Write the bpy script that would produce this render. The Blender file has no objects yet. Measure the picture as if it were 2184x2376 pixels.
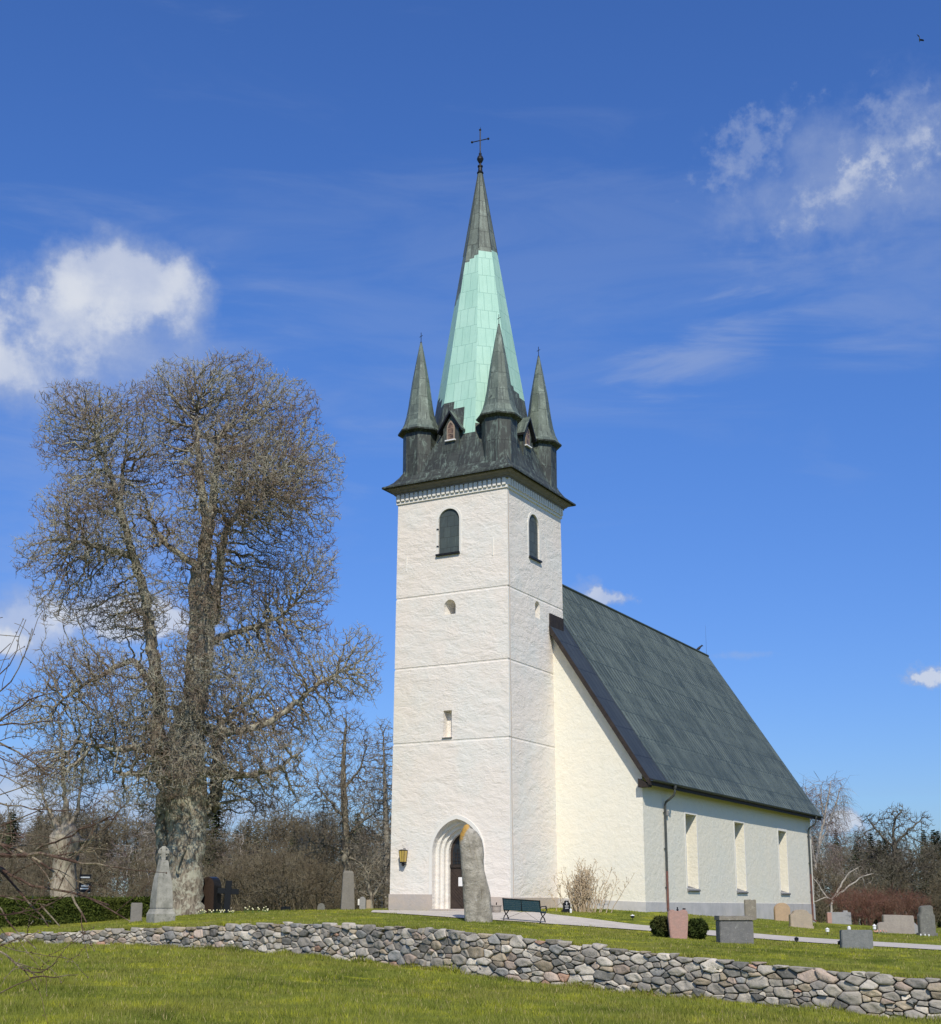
import bpy, bmesh, math, random
import numpy as np
from mathutils import Vector, Matrix, noise as mnoise
from mathutils.kdtree import KDTree
R_ = math.radians
scn = bpy.context.scene
COL = scn.collection
rng = np.random.default_rng(11)
random.seed(11)

# ------------------------------------------------------------------ camera
F, PPY, CX, PIT = 3100.0, 1440.0, 1092.0, R_(12)
cam_d = bpy.data.cameras.new('camera'); cam = bpy.data.objects.new('camera', cam_d); COL.objects.link(cam)
cam_d.sensor_width = 36; cam_d.lens = F/2376*36; cam_d.shift_y = (PPY-1188)/2376
cam_d.clip_start = 0.1; cam_d.clip_end = 6000
cam.location = (0, 0, 0); cam.rotation_euler = (math.pi/2+PIT, 0, 0)
scn.camera = cam
scn.view_settings.view_transform = 'Standard'; scn.view_settings.look = 'None'
scn.view_settings.exposure = 0.0; scn.view_settings.gamma = 1

PC, PS = math.cos(PIT), math.sin(PIT)
def ray(px, py):
    u = (px-CX)/F; v = (PPY-py)/F
    return np.array([u, PC-v*PS, PS+v*PC])
def at(px, py, Y):                       # a point of the photo at a chosen real distance
    r = ray(px, py); return r*(Y/r[1])

# ------------------------------------------------------------------ sun and sky
SUN_H = Vector((0.10, -1.0, 0)).normalized(); SUN_EL = R_(43)
sun_dir = Vector((SUN_H.x*math.cos(SUN_EL), SUN_H.y*math.cos(SUN_EL), math.sin(SUN_EL)))
sl = bpy.data.lights.new('sun', 'SUN'); sl.energy = 4.1; sl.angle = R_(0.53); sl.color = (1.0, 0.92, 0.78)
so = bpy.data.objects.new('sun', sl); COL.objects.link(so); so.location = (0, -20, 60)
so.rotation_euler = sun_dir.to_track_quat('Z', 'Y').to_euler()

w = bpy.data.worlds.new("World"); scn.world = w; w.use_nodes = True
class NT:                                # small node-tree writer
    def __init__(s, nt): s.nt = nt; nt.nodes.clear()
    def n(s, typ, **kw):
        nd = s.nt.nodes.new(typ)
        ins = kw.pop('ins', {})
        for k, v in kw.items(): setattr(nd, k, v)
        for k, v in ins.items(): s.set(nd.inputs[k], v)
        return nd
    def set(s, sock, v):
        if isinstance(v, bpy.types.NodeSocket): s.nt.links.new(v, sock)
        elif isinstance(v, (tuple, list)) and sock.type == 'RGBA' and len(v) == 3: sock.default_value = (*v, 1)
        else: sock.default_value = v
    def m(s, op, a, b=None, c=None, clamp=False):
        nd = s.nt.nodes.new('ShaderNodeMath'); nd.operation = op; nd.use_clamp = clamp
        for i, v in enumerate((a, b, c)):
            if v is not None: s.set(nd.inputs[i], v)
        return nd.outputs[0]
    def vm(s, op, a, b=None, out=0):
        nd = s.nt.nodes.new('ShaderNodeVectorMath'); nd.operation = op
        s.set(nd.inputs[0], a)
        if b is not None: s.set(nd.inputs[1], b)
        return nd.outputs[out]
    def mix(s, f, a, b, blend='MIX'):
        nd = s.nt.nodes.new('ShaderNodeMix'); nd.data_type = 'RGBA'; nd.blend_type = blend
        s.set(nd.inputs['Factor'], f)
        s.set(nd.inputs[6], a); s.set(nd.inputs[7], b)
        return nd.outputs[2]
    def ramp(s, f, lo, hi, a=0.0, b=1.0, smooth=True):
        nd = s.nt.nodes.new('ShaderNodeMapRange'); nd.clamp = True
        nd.interpolation_type = 'SMOOTHSTEP' if smooth else 'LINEAR'
        s.set(nd.inputs[0], f); nd.inputs[1].default_value = lo; nd.inputs[2].default_value = hi
        nd.inputs[3].default_value = a; nd.inputs[4].default_value = b
        return nd.outputs[0]
    def noise(s, vec, scale, detail=4, rough=0.55, dist=0.0, out=0):
        nd = s.nt.nodes.new('ShaderNodeTexNoise')
        if vec is not None: s.set(nd.inputs['Vector'], vec)
        nd.inputs['Scale'].default_value = scale; nd.inputs['Detail'].default_value = detail
        nd.inputs['Roughness'].default_value = rough; nd.inputs['Distortion'].default_value = dist
        return nd.outputs[out]
def build_world():
    t = NT(w.node_tree)
    out = t.n('ShaderNodeOutputWorld')
    sky = t.n('ShaderNodeTexSky', sky_type='NISHITA', sun_disc=False, sun_elevation=SUN_EL,
              sun_rotation=math.atan2(SUN_H.x, SUN_H.y), altitude=50, air_density=1.1, dust_density=0.4, ozone_density=2.2)
    hs = t.n('ShaderNodeHueSaturation', ins={'Color': sky.outputs[0], 'Saturation': 1.18, 'Value': 1.0, 'Hue': 0.512})
    d = t.n('ShaderNodeTexCoord').outputs['Generated']
    el = t.n('ShaderNodeSeparateXYZ', ins={0: d}).outputs[2]
    tint = t.mix(t.ramp(el, -0.02, 0.42, smooth=False), (0.42, 0.57, 0.98), (0.79, 1.10, 1.45))
    bg = t.n('ShaderNodeBackground', ins={'Color': t.mix(1.0, hs.outputs[0], tint, 'MULTIPLY'), 'Strength': 0.105})
    n1 = t.noise(d, 9, 8, 0.62); n2 = t.noise(d, 26, 6, 0.6); n5 = t.noise(d, 60, 6, 0.62)
    # stretched noise for the high streaks
    mp = t.n('ShaderNodeMapping', ins={0: d}); mp.inputs['Rotation'].default_value = (0, R_(38), 0); mp.inputs['Scale'].default_value = (5, 5, 26)
    n3 = t.noise(mp.outputs[0], 1.1, 7, 0.6, 0.6)
    def lobe(px, py, rx, ry, rot=0.0):
        c = Vector(ray(px, py)).normalized(); r = Vector((c.y, -c.x, 0)).normalized(); u = r.cross(c)
        cr, sr = math.cos(rot), math.sin(rot)
        a = (r*cr+u*sr)*(F/rx); b = (u*cr-r*sr)*(F/ry)
        x = t.vm('DOT_PRODUCT', d, tuple(a), 1); y = t.vm('DOT_PRODUCT', d, tuple(b), 1)
        front = t.m('GREATER_THAN', t.vm('DOT_PRODUCT', d, tuple(c), 1), 0.5)
        e = t.m('SQRT', t.m('ADD', t.m('MULTIPLY', x, x), t.m('MULTIPLY', y, y)))
        return t.m('ADD', e, t.m('MULTIPLY', t.m('SUBTRACT', 1.0, front), 9.0)), y
    masks = []
    def puff(px, py, rx, ry, k=1.0, edge=(1.0, 0.45), amt=0.95, nz=None, rot=0.0):
        e, y = lobe(px, py, rx, ry, rot)
        q = t.m('SUBTRACT', e, t.m('MULTIPLY', t.m('SUBTRACT', nz if nz is not None else n1, 0.5), 2.4*k))
        masks.append(t.m('MULTIPLY', t.ramp(q, edge[0], edge[1]), amt))
    n12 = t.m('ADD', t.m('MULTIPLY', n1, 0.55), t.m('MULTIPLY', n2, 0.45))
    n12 = t.m('ADD', t.m('MULTIPLY', n1, 0.45), t.m('MULTIPLY', n2, 0.55))
    puff(270, 660, 225, 130, 0.78, (1.0, 0.45), 0.80, n12)
    puff(150, 740, 170, 130, 0.85, (1.0, 0.3), 0.70, n12)
    puff(260, 800, 270, 160, 0.7, (1.1, 0.1), 0.55, n12)
    puff(430, 710, 90, 110, 0.9, (1.0, 0.3), 0.5, n12)
    puff(0, 850, 260, 120, 0.9, (1.1, 0.1), 0.85, n12)
    puff(310, 1430, 210, 75, 0.9, (1.0, 0.6), 0.85, n12)
    puff(60, 1450, 190, 100, 0.9, (1.1, 0.2), 0.70, n12)
    puff(10, 1490, 60, 42, 0.6, (1.0, 0.5), 0.9, n5)
    puff(20, 1880, 360, 130, 0.6, (1.2, 0.2), 0.75, n12)
    puff(450, 1890, 300, 60, 0.8, (1.2, 0.2), 0.6, n5)
    puff(1395, 1390, 80, 30, 1.1, (1.0, 0.35), 0.75, n5)
    puff(1345, 1370, 60, 40, 1.1, (1.0, 0.1), 0.3, n5)
    puff(2165, 1568, 85, 34, 1.0, (1.0, 0.40), 0.85, n5)
    puff(1960, 1910, 62, 34, 1.0, (1.0, 0.40), 0.85, n5)
    puff(1725, 1520, 90, 15, 0.9, (1.0, 0.1), 0.3, n5)
    puff(2010, 400, 380, 190, 1.5, (1.0, -0.1), 0.40, n12, 0.2)
    puff(1960, 440, 190, 50, 1.7, (1.0, -0.2), 0.50, n5, 0.35)
    puff(2090, 340, 110, 130, 1.7, (1.0, -0.2), 0.42, n5, 0.0)
    puff(1750, 340, 130, 70, 1.7, (1.0, -0.2), 0.42, n5, 0.5)
    puff(2120, 620, 320, 230, 1.4, (1.1, 0.0), 0.2, n3)
    puff(1640, 820, 220, 90, 1.5, (1.1, 0.0), 0.40, n3, 0.25)
    puff(1050, 700, 900, 420, 1.6, (1.2, -0.2), 0.13, n3)
    puff(300, 1150, 500, 500, 1.3, (1.2, -0.1), 0.22, n3)
    tot = masks[0]
    for mk in masks[1:]: tot = t.m('SUBTRACT', t.m('ADD', tot, mk), t.m('MULTIPLY', tot, mk))
    shade = t.ramp(t.m('ADD', tot, t.m('MULTIPLY', n2, 0.35)), 0.6, 1.25)
    cc = t.mix(shade, (0.43, 0.52, 0.74), (0.80, 0.84, 0.92))
    cb = t.n('ShaderNodeBackground', ins={'Color': cc, 'Strength': 0.88})
    mx = t.n('ShaderNodeMixShader', ins={0: tot, 1: bg.outputs[0], 2: cb.outputs[0]})
    t.nt.links.new(mx.outputs[0], out.inputs[0])
build_world()

# ------------------------------------------------------------------ materials
MATS = {}
def mat(name, fn):
    m = bpy.data.materials.new(name); m.use_nodes = True
    t = NT(m.node_tree); out = t.n('ShaderNodeOutputMaterial'); b = t.n('ShaderNodeBsdfPrincipled')
    t.nt.links.new(b.outputs[0], out.inputs[0]); t.b = b; t.out = out
    t.obj = t.n('ShaderNodeTexCoord').outputs['Object']; t.pos = t.n('ShaderNodeNewGeometry').outputs['Position']
    b.inputs['Specular IOR Level'].default_value = 0.25; b.inputs['Roughness'].default_value = 0.85
    fn(t); MATS[name] = m; return m
def bump(t, h, strength, dist):
    nd = t.n('ShaderNodeBump', ins={'Height': h, 'Strength': strength, 'Distance': dist})
    t.nt.links.new(nd.outputs[0], t.b.inputs['Normal'])
def col(t, c): t.set(t.b.inputs['Base Color'], c)

def _rough_plaster(t):
    n = t.noise(t.pos, 0.55, 5, 0.6); n2 = t.noise(t.pos, 3.0, 6, 0.7); n3 = t.noise(t.pos, 7.5, 4, 0.6, 0.6)
    c = t.mix(t.ramp(n, 0.38, 0.68), (0.80, 0.735, 0.655), (0.755, 0.735, 0.675))
    c = t.mix(t.ramp(n2, 0.52, 0.75, 0, 0.35), c, (0.70, 0.63, 0.56))
    mp = t.n('ShaderNodeMapping', ins={0: t.pos}); mp.inputs['Scale'].default_value = (1.2, 1.2, 0.35)
    c = t.mix(t.ramp(t.noise(mp.outputs[0], 0.9, 5, 0.6), 0.64, 0.80, 0, 0.45), c, (0.62, 0.61, 0.47))
    col(t, c)
    mp2 = t.n('ShaderNodeMapping', ins={0: t.pos}); mp2.inputs['Rotation'].default_value = (0.5, 0.6, 0.3); mp2.inputs['Scale'].default_value = (1, 1, 1.9)
    big = t.noise(mp2.outputs[0], 1.1, 4, 0.55, 0.5)
    h = t.m('ADD', t.m('MULTIPLY', big, 1.6), t.m('ADD', t.m('MULTIPLY', t.m('MULTIPLY', t.noise(mp2.outputs[0], 2.8, 7, 0.62, 0.9), t.ramp(t.noise(t.pos, 0.45, 3), .3, .65, .35, 1.1)), 1.0), t.m('MULTIPLY', n3, 0.22)))
    bump(t, h, 0.52, 0.08); t.b.inputs['Roughness'].default_value = 0.95
mat('rough_plaster', _rough_plaster)
def _smooth_plaster(t):
    n = t.noise(t.pos, 0.5, 6, 0.65); n2 = t.noise(t.pos, 2.2, 6, 0.7)
    c = t.mix(t.ramp(n, 0.35, 0.7), (0.79, 0.745, 0.62), (0.75, 0.73, 0.63))
    c = t.mix(t.ramp(n2, 0.55, 0.8, 0, 0.4), c, (0.66, 0.62, 0.48))
    mp = t.n('ShaderNodeMapping', ins={0: t.pos}); mp.inputs['Scale'].default_value = (1.5, 1.5, 0.15)
    c = t.mix(t.ramp(t.noise(mp.outputs[0], 1.2, 5, 0.6), 0.6, 0.8, 0, 0.35), c, (0.60, 0.58, 0.44))
    col(t, c); bump(t, t.m('ADD', t.noise(t.pos, 4, 6, 0.6, 0.5), t.m('MULTIPLY', n2, 1.2)), 0.6, 0.05); t.b.inputs['Roughness'].default_value = 0.95
mat('smooth_plaster', _smooth_plaster)
def _trim(t):
    col(t, t.mix(t.noise(t.pos, 3, 4), (0.80, 0.78, 0.72), (0.74, 0.71, 0.65)))
    bump(t, t.noise(t.pos, 12, 3), 0.3, 0.02)
mat('plaster_trim', _trim)
def _plinth(t):
    c = t.mix(t.ramp(t.noise(t.pos, 1.3, 5, .6), .35, .7), (0.52, 0.44, 0.37), (0.44, 0.40, 0.37))
    c = t.mix(t.ramp(t.noise(t.pos, 5, 5, .7), .55, .8, 0, .6), c, (0.32, 0.29, 0.26)); col(t, c)
    bump(t, t.noise(t.pos, 7, 5), 0.5, 0.03)
mat('plinth_plaster', _plinth)
def _plinth2(t):
    c = t.mix(t.ramp(t.noise(t.pos, 1.3, 5, .6), .35, .7), (0.55, 0.53, 0.52), (0.46, 0.45, 0.44))
    c = t.mix(t.ramp(t.noise(t.pos, 4, 5, .7), .55, .8, 0, .5), c, (0.36, 0.34, 0.33)); col(t, c)
    bump(t, t.noise(t.pos, 7, 5), 0.4, 0.02)
mat('grey_plinth_plaster', _plinth2)

def copper(name, base, base2, streak, sk, seam, bw, rh, rough=0.55, mortar=0.012, off=0.5, grain=0.6, metal=0.0, patch=0.0):
    def fn(t):
        uv = t.n('ShaderNodeUVMap').outputs[0]
        wob = t.vm('ADD', uv, t.vm('MULTIPLY', t.vm('SUBTRACT', t.noise(t.pos, 0.9, 2, out=1), (.5, .5, .5)), (.05, .05, 0)))
        bk = t.n('ShaderNodeTexBrick', ins={'Vector': wob, 'Color1': (0, 0, 0), 'Color2': (1, 1, 1), 'Mortar': (0.5, 0.5, 0.5), 'Scale': 1.0, 'Mortar Size': mortar, 'Mortar Smooth': 0.2, 'Bias': 0.0, 'Brick Width': bw, 'Row Height': rh}, offset=off)
        mp = t.n('ShaderNodeMapping', ins={0: uv}); mp.inputs['Scale'].default_value = (5.5, 0.7, 1)
        st = t.noise(mp.outputs[0], 1.3, 6, 0.7)
        big = t.noise(t.pos, 0.8, 5, 0.65)
        c = t.mix(t.m('ADD', t.m('MULTIPLY', bk.outputs[0], 0.65), t.ramp(big, .35, .65, 0, 0.45)), base, base2)
        c = t.mix(t.m('MULTIPLY', t.ramp(st, 0.5, 0.74), sk), c, streak)
        fine = t.noise(t.pos, 14, 4, 0.7)
        c = t.mix(t.ramp(fine, 0.3, 0.75, 0.0, 0.4*grain), c, tuple(x*0.55 for x in base))
        c = t.mix(t.ramp(t.noise(t.pos, 3.2, 6, 0.75, 0.6), 0.60, 0.70, 0.0, 0.8*grain), c, tuple(x*0.4 for x in base))
        mpp = t.n('ShaderNodeMapping', ins={0: uv}); mpp.inputs['Scale'].default_value = (1.6, 0.8, 1)
        c = t.mix(t.ramp(t.noise(mpp.outputs[0], 1.5, 7, 0.72, 0.8), 0.53, 0.66, 0.0, 0.85*patch), c, streak)
        c = t.mix(t.m('MULTIPLY', bk.outputs['Fac'], 0.8), c, seam)
        col(t, c); t.b.inputs['Roughness'].default_value = rough; t.b.inputs['Metallic'].default_value = metal
        t.b.inputs['Specular IOR Level'].default_value = 0.4
        h = t.m('ADD', t.m('MULTIPLY', bk.outputs['Fac'], -1.0), t.m('MULTIPLY', big, 0.8))
        bump(t, h, 0.5, 0.02)
    return mat(name, fn)
copper('aged_copper', (0.085, 0.100, 0.082), (0.23, 0.265, 0.212), (0.30, 0.37, 0.31), 0.7, (0.035, 0.04, 0.035), 0.55, 0.95, patch=.6, grain=1.0)
copper('brown_copper', (0.028, 0.031, 0.027), (0.068, 0.076, 0.064), (0.20, 0.26, 0.215), 0.9, (0.018, 0.018, 0.016), 0.6, 1.2, patch=.75)
copper('green_copper', (0.075, 0.095, 0.080), (0.165, 0.205, 0.160), (0.33, 0.40, 0.33), 0.65, (0.035, 0.045, 0.038), 0.6, 1.0, patch=.55, grain=1.0)
copper('mint_copper', (0.36, 0.60, 0.48), (0.44, 0.68, 0.55), (0.25, 0.45, 0.36), 0.45, (0.22, 0.42, 0.34), 0.42, 1.05, grain=0.25)
copper('roof_copper', (0.046, 0.063, 0.055), (0.150, 0.180, 0.150), (0.23, 0.28, 0.22), 0.75, (0.030, 0.046, 0.043), 0.485, 1.6, mortar=0.03, off=0.37)
copper('verge_copper', (0.032, 0.038, 0.038), (0.050, 0.058, 0.056), (0.10, 0.12, 0.115), 0.4, (0.012, 0.014, 0.016), 0.5, 1.7, mortar=0.03)
copper('shutter_copper', (0.055, 0.072, 0.074), (0.085, 0.108, 0.105), (0.15, 0.19, 0.18), 0.5, (0.03, 0.036, 0.036), 0.38, 0.52)
def plain(name, c, c2=None, sc=6, rough=0.7, bmp=0.2, metal=0.0):
    def fn(t):
        col(t, t.mix(t.ramp(t.noise(t.obj, sc, 5, .65), .3, .7), c, c2 or tuple(x*0.7 for x in c)))
        t.b.inputs['Roughness'].default_value = rough; t.b.inputs['Metallic'].default_value = metal
        if bmp: bump(t, t.noise(t.obj, sc*3, 4), bmp, 0.02)
    return mat(name, fn)
plain('dark_wood', (0.035, 0.026, 0.021), (0.06, 0.043, 0.034), 8, 0.7)
plain('verge_wood', (0.024, 0.019, 0.017), (0.042, 0.033, 0.028), 5, 0.7)
plain('shaded_soffit', (0.22, 0.205, 0.185), (0.17, 0.16, 0.145), 3, 0.8)  # cornice grey, darkened to put the shade under the eaves into the colour
plain('black_iron', (0.012, 0.013, 0.016), (0.02, 0.02, 0.022), 10, 0.45)
plain('gutter_metal', (0.032, 0.045, 0.042), (0.05, 0.06, 0.055), 6, 0.5)
plain('pipe_brown', (0.19, 0.085, 0.065), (0.12, 0.065, 0.055), 5, 0.5)
plain('pipe_dark', (0.045, 0.05, 0.05), (0.07, 0.075, 0.07), 5, 0.5)
plain('slate_sill', (0.16, 0.16, 0.17), (0.22, 0.22, 0.22), 8, 0.7)
plain('window_glass', (0.02, 0.022, 0.026), (0.03, 0.035, 0.04), 2, 0.12, 0)
plain('amber_glass', (0.55, 0.40, 0.10), (0.42, 0.30, 0.09), 5, 0.25, 0)
plain('white_paint', (0.80, 0.80, 0.78), (0.72, 0.72, 0.70), 5, 0.6, 0)
plain('paper', (0.82, 0.82, 0.80), (0.76, 0.75, 0.73), 12, 0.9, 0)
plain('bench_slat', (0.030, 0.075, 0.10), (0.05, 0.105, 0.13), 12, 0.45)
plain('black_granite', (0.010, 0.011, 0.012), (0.016, 0.016, 0.018), 30, 0.28, 0)
plain('brown_granite', (0.075, 0.05, 0.036), (0.045, 0.032, 0.026), 14, 0.35, 0.1)
plain('straw_twig', (0.55, 0.44, 0.30), (0.42, 0.33, 0.22), 9, 0.9)
plain('pink_blossom', (0.70, 0.33, 0.28), (0.62, 0.40, 0.25), 9, 0.8, 0)
plain('daffodil_yellow', (0.78, 0.72, 0.30), (0.82, 0.80, 0.62), 9, 0.8, 0)
plain('leaf_green', (0.07, 0.13, 0.03), (0.10, 0.17, 0.04), 9, 0.7, 0)
plain('candle_red', (0.35, 0.03, 0.02), (0.3, 0.03, 0.02), 9, 0.4, 0)
plain('bird_black', (0.012, 0.012, 0.015), (0.03, 0.03, 0.035), 20, 0.5, 0)
plain('bird_pale', (0.40, 0.38, 0.34), (0.06, 0.06, 0.06), 22, 0.7, 0)
plain('gravel', (0.56, 0.51, 0.44), (0.47, 0.43, 0.37), 1.5, 0.95, 0.5)
def stone(name, a, b, lich=None, la=0.5, sc=6):
    def fn(t):
        c = t.mix(t.ramp(t.noise(t.pos, sc, 6, .7), .3, .7), a, b)
        c = t.mix(t.ramp(t.noise(t.pos, sc*9, 3, .7), .45, .8, 0, .5), c, tuple(x*0.55 for x in a))
        if lich: c = t.mix(t.ramp(t.noise(t.pos, sc*1.7, 6, .75, .5), .56, .68, 0, la), c, lich)
        mp = t.n('ShaderNodeMapping', ins={0: t.pos}); mp.inputs['Scale'].default_value = (3, 3, .5)
        c = t.mix(t.ramp(t.noise(mp.outputs[0], 2, 5, .6), .55, .8, 0, .35), c, tuple(x*0.6 for x in a))
        col(t, c); bump(t, t.m('ADD', t.noise(t.pos, sc*2.2, 6, .65), t.m('MULTIPLY', t.noise(t.pos, sc*9, 3), .3)), 0.7, 0.03)
        t.b.inputs['Roughness'].default_value = 0.9
    return mat(name, fn)
def _rune(t):
    c = t.mix(t.ramp(t.noise(t.pos, 1.6, 6, .7, .4), .35, .65), (0.26, 0.235, 0.19), (0.44, 0.405, 0.335))
    c = t.mix(t.ramp(t.noise(t.pos, 5, 6, .75), .5, .70, 0, .8), c, (0.15, 0.14, 0.12))
    c = t.mix(t.ramp(t.noise(t.pos, 9, 3, .6), .66, .72, 0, .8), c, (0.62, 0.61, 0.56))
    c = t.mix(t.ramp(t.noise(t.pos, 4, 5, .7, 1.0), .60, .68, 0, .7), c, (0.50, 0.49, 0.43))
    o = t.n('ShaderNodeSeparateXYZ', ins={0: t.obj}).outputs
    q = t.m('ADD', t.m('MULTIPLY', t.m('SUBTRACT', o[2], 3.45), 2.0), t.m('MULTIPLY', t.m('ADD', o[0], 0.40), -3.2))
    q = t.m('ADD', q, t.m('MULTIPLY', t.m('SUBTRACT', t.noise(t.pos, 6, 5, .7), .5), 1.8))
    c = t.mix(t.ramp(q, 0.15, 0.55, 0, .9), c, (0.52, 0.29, 0.05))
    col(t, c); bump(t, t.m('ADD', t.noise(t.pos, 4, 6, .7, .6), t.m('MULTIPLY', t.noise(t.pos, 1.5, 3), 1.2)), 0.9, 0.08)
mat('rune_stone_rock', _rune)
stone('pink_granite', (0.45, 0.27, 0.22), (0.38, 0.25, 0.21), None, 0, 5)
stone('grey_granite', (0.15, 0.15, 0.145), (0.20, 0.195, 0.185), (0.42, 0.42, 0.38), .6, 4)
stone('smooth_grey_granite', (0.17, 0.18, 0.175), (0.22, 0.225, 0.215), None, 0, 6)
stone('lichen_limestone', (0.28, 0.25, 0.20), (0.21, 0.19, 0.155), (0.46, 0.44, 0.36), .8, 6)
stone('tan_sandstone', (0.47, 0.335, 0.21), (0.40, 0.29, 0.19), None, 0, 4)
stone('buff_limestone', (0.44, 0.36, 0.265), (0.36, 0.30, 0.23), (0.26, 0.26, 0.25), .5, 3)
stone('beige_granite', (0.37, 0.325, 0.275), (0.30, 0.265, 0.23), None, 0, 4)
stone('pale_grey_granite', (0.33, 0.33, 0.33), (0.28, 0.28, 0.28), None, 0, 5)
stone('mossy_monument', (0.40, 0.385, 0.33), (0.23, 0.225, 0.19), (0.12, 0.12, 0.085), .75, 2.2)
stone('dull_obelisk', (0.23, 0.215, 0.19), (0.19, 0.18, 0.16), None, 0, 2.5)
stone('dark_lichen_stone', (0.15, 0.15, 0.135), (0.20, 0.195, 0.17), (0.36, 0.36, 0.30), .7, 5)

def grass_color(t, blade):
    p = t.pos
    n1 = t.noise(p, 0.22, 5, 0.65); n2 = t.noise(p, 1.6, 5, 0.7); n3 = t.noise(p, 0.55, 5, 0.7, 0.4)
    c = t.mix(t.ramp(n2, .3, .7), (0.140, 0.168, 0.022), (0.200, 0.225, 0.040))
    c = t.mix(t.ramp(t.noise(p, 0.38, 5, 0.7, 0.5), .50, .62, 0, .85), c, (0.075, 0.105, 0.012))
    c = t.mix(t.ramp(n1, .45, .62, 0, .7), c, (0.20, 0.20, 0.038))
    n4 = t.noise(p, 1.7, 6, 0.75, 0.3)
    c = t.mix(t.m('MULTIPLY', t.ramp(n3, .49, .62), t.ramp(n4, .44, .60, .15, .9)), c, (0.40, 0.40, 0.028))
    c = t.mix(t.ramp(t.noise(p, 0.9, 6, .75, .3), .57, .70, 0, .75), c, (0.30, 0.24, 0.12))
    if blade:
        a = t.n('ShaderNodeAttribute', attribute_name='tint').outputs['Fac']
        c = t.mix(t.ramp(a, 0, 1, 0.0, 0.45, False), c, (0.23, 0.235, 0.05))
        c = t.mix(t.ramp(a, .9, .93, 0, .8), c, (0.42, 0.34, 0.17))
    return c
def _ground(t):
    c = grass_color(t, False)
    c = t.mix(t.ramp(t.noise(t.pos, 9, 5, .7), .4, .8, 0, .5), c, (0.05, 0.05, 0.015)); col(t, c)
    bump(t, t.noise(t.pos, 14, 4), 0.6, 0.05); t.b.inputs['Roughness'].default_value = 1.0; t.b.inputs['Specular IOR Level'].default_value = 0.05
mat('lawn_soil', _ground)
def _blade(t):
    col(t, grass_color(t, True)); t.b.inputs['Roughness'].default_value = 0.7; t.b.inputs['Specular IOR Level'].default_value = 0.1
mat('grass_blade', _blade)
def _wallstone(t):
    a = t.n('ShaderNodeAttribute', attribute_name='tone').outputs['Color']
    n = t.noise(t.pos, 7, 6, .7, .4)
    c = t.mix(t.ramp(n, .3, .75, 0, .6), a, t.vm('MULTIPLY', a, (.58, .58, .60)))
    c = t.mix(t.ramp(t.noise(t.pos, 16, 5, .75), .56, .70, 0, .55), c, (0.46, 0.46, 0.43))
    c = t.mix(t.ramp(t.noise(t.pos, 3, 4, .6), .62, .75, 0, .6), c, (0.09, 0.095, 0.085))
    col(t, c); bump(t, t.m('ADD', t.noise(t.pos, 9, 6, .7, .5), t.m('MULTIPLY', t.noise(t.pos, 30, 3), .3)), 0.8, 0.04)
    t.b.inputs['Roughness'].default_value = 0.95
mat('field_stone', _wallstone)
plain('wall_core', (0.030, 0.027, 0.022), (0.05, 0.045, 0.038), 5, 1.0)
def bark(name, a, b, lich, la, tip, sc=3.0):
    def fn(t):
        th = t.n('ShaderNodeAttribute', attribute_name='thin').outputs['Fac']
        mp = t.n('ShaderNodeMapping', ins={0: t.pos}); mp.inputs['Scale'].default_value = (1, 1, .22)
        c = t.mix(t.ramp(t.noise(mp.outputs[0], sc*2.6, 7, .75, .8), .38, .60), a, b)
        c = t.mix(t.ramp(t.noise(t.pos, sc, 5, .7, .3), .46, .60, 0, la), c, lich)
        tc = t.mix(t.ramp(t.noise(t.pos, .55, 4, .6), .42, .60), tip, lich)
        c = t.mix(t.ramp(th, 0.15, 1.0, 0, .85), c, tc)
        col(t, c)
        bump(t, t.noise(mp.outputs[0], sc*3.0, 6, .7, .6), 1.0, 0.09)
        t.b.inputs['Roughness'].default_value = 0.95; t.b.inputs['Specular IOR Level'].default_value = 0.1
    return mat(name, fn)
bark('linden_bark', (0.12, 0.098, 0.073), (0.33, 0.285, 0.215), (0.47, 0.455, 0.35), .85, (0.235, 0.17, 0.125))
bark('grey_bark', (0.13, 0.11, 0.088), (0.24, 0.21, 0.165), (0.38, 0.355, 0.28), .8, (0.21, 0.165, 0.125))
bark('dark_bark', (0.075, 0.065, 0.052), (0.14, 0.12, 0.095), (0.20, 0.19, 0.145), .6, (0.10, 0.085, 0.068))
bark('pale_bark', (0.20, 0.165, 0.125), (0.46, 0.40, 0.315), (0.38, 0.36, 0.27), .5, (0.16, 0.11, 0.09))
bark('brown_bark', (0.115, 0.097, 0.062), (0.17, 0.145, 0.098), (0.245, 0.215, 0.145), .6, (0.155, 0.125, 0.083))
bark('birch_bark', (0.50, 0.46, 0.41), (0.36, 0.32, 0.28), (0.44, 0.41, 0.35), .4, (0.24, 0.165, 0.15))
bark('red_shrub', (0.17, 0.085, 0.065), (0.20, 0.11, 0.08), (0.20, 0.12, 0.085), .5, (0.18, 0.085, 0.066))
bark('near_twig', (0.13, 0.075, 0.058), (0.19, 0.125, 0.09), (0.46, 0.39, 0.26), .85, (0.15, 0.075, 0.06), 6)
def foliage(name, a, b, c3):
    def fn(t):
        a_ = t.n('ShaderNodeAttribute', attribute_name='tint').outputs['Fac']
        c = t.mix(a_, a, b); c = t.mix(t.ramp(t.noise(t.pos, .5, 4, .6), .5, .7, 0, .5), c, c3)
        col(t, c); t.b.inputs['Roughness'].default_value = 0.8; t.b.inputs['Specular IOR Level'].default_value = 0.1
    return mat(name, fn)
foliage('needle', (0.030, 0.044, 0.018), (0.075, 0.092, 0.038), (0.085, 0.080, 0.034))
foliage('hedge_leaf', (0.030, 0.048, 0.010), (0.090, 0.112, 0.020), (0.10, 0.105, 0.022))
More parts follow.
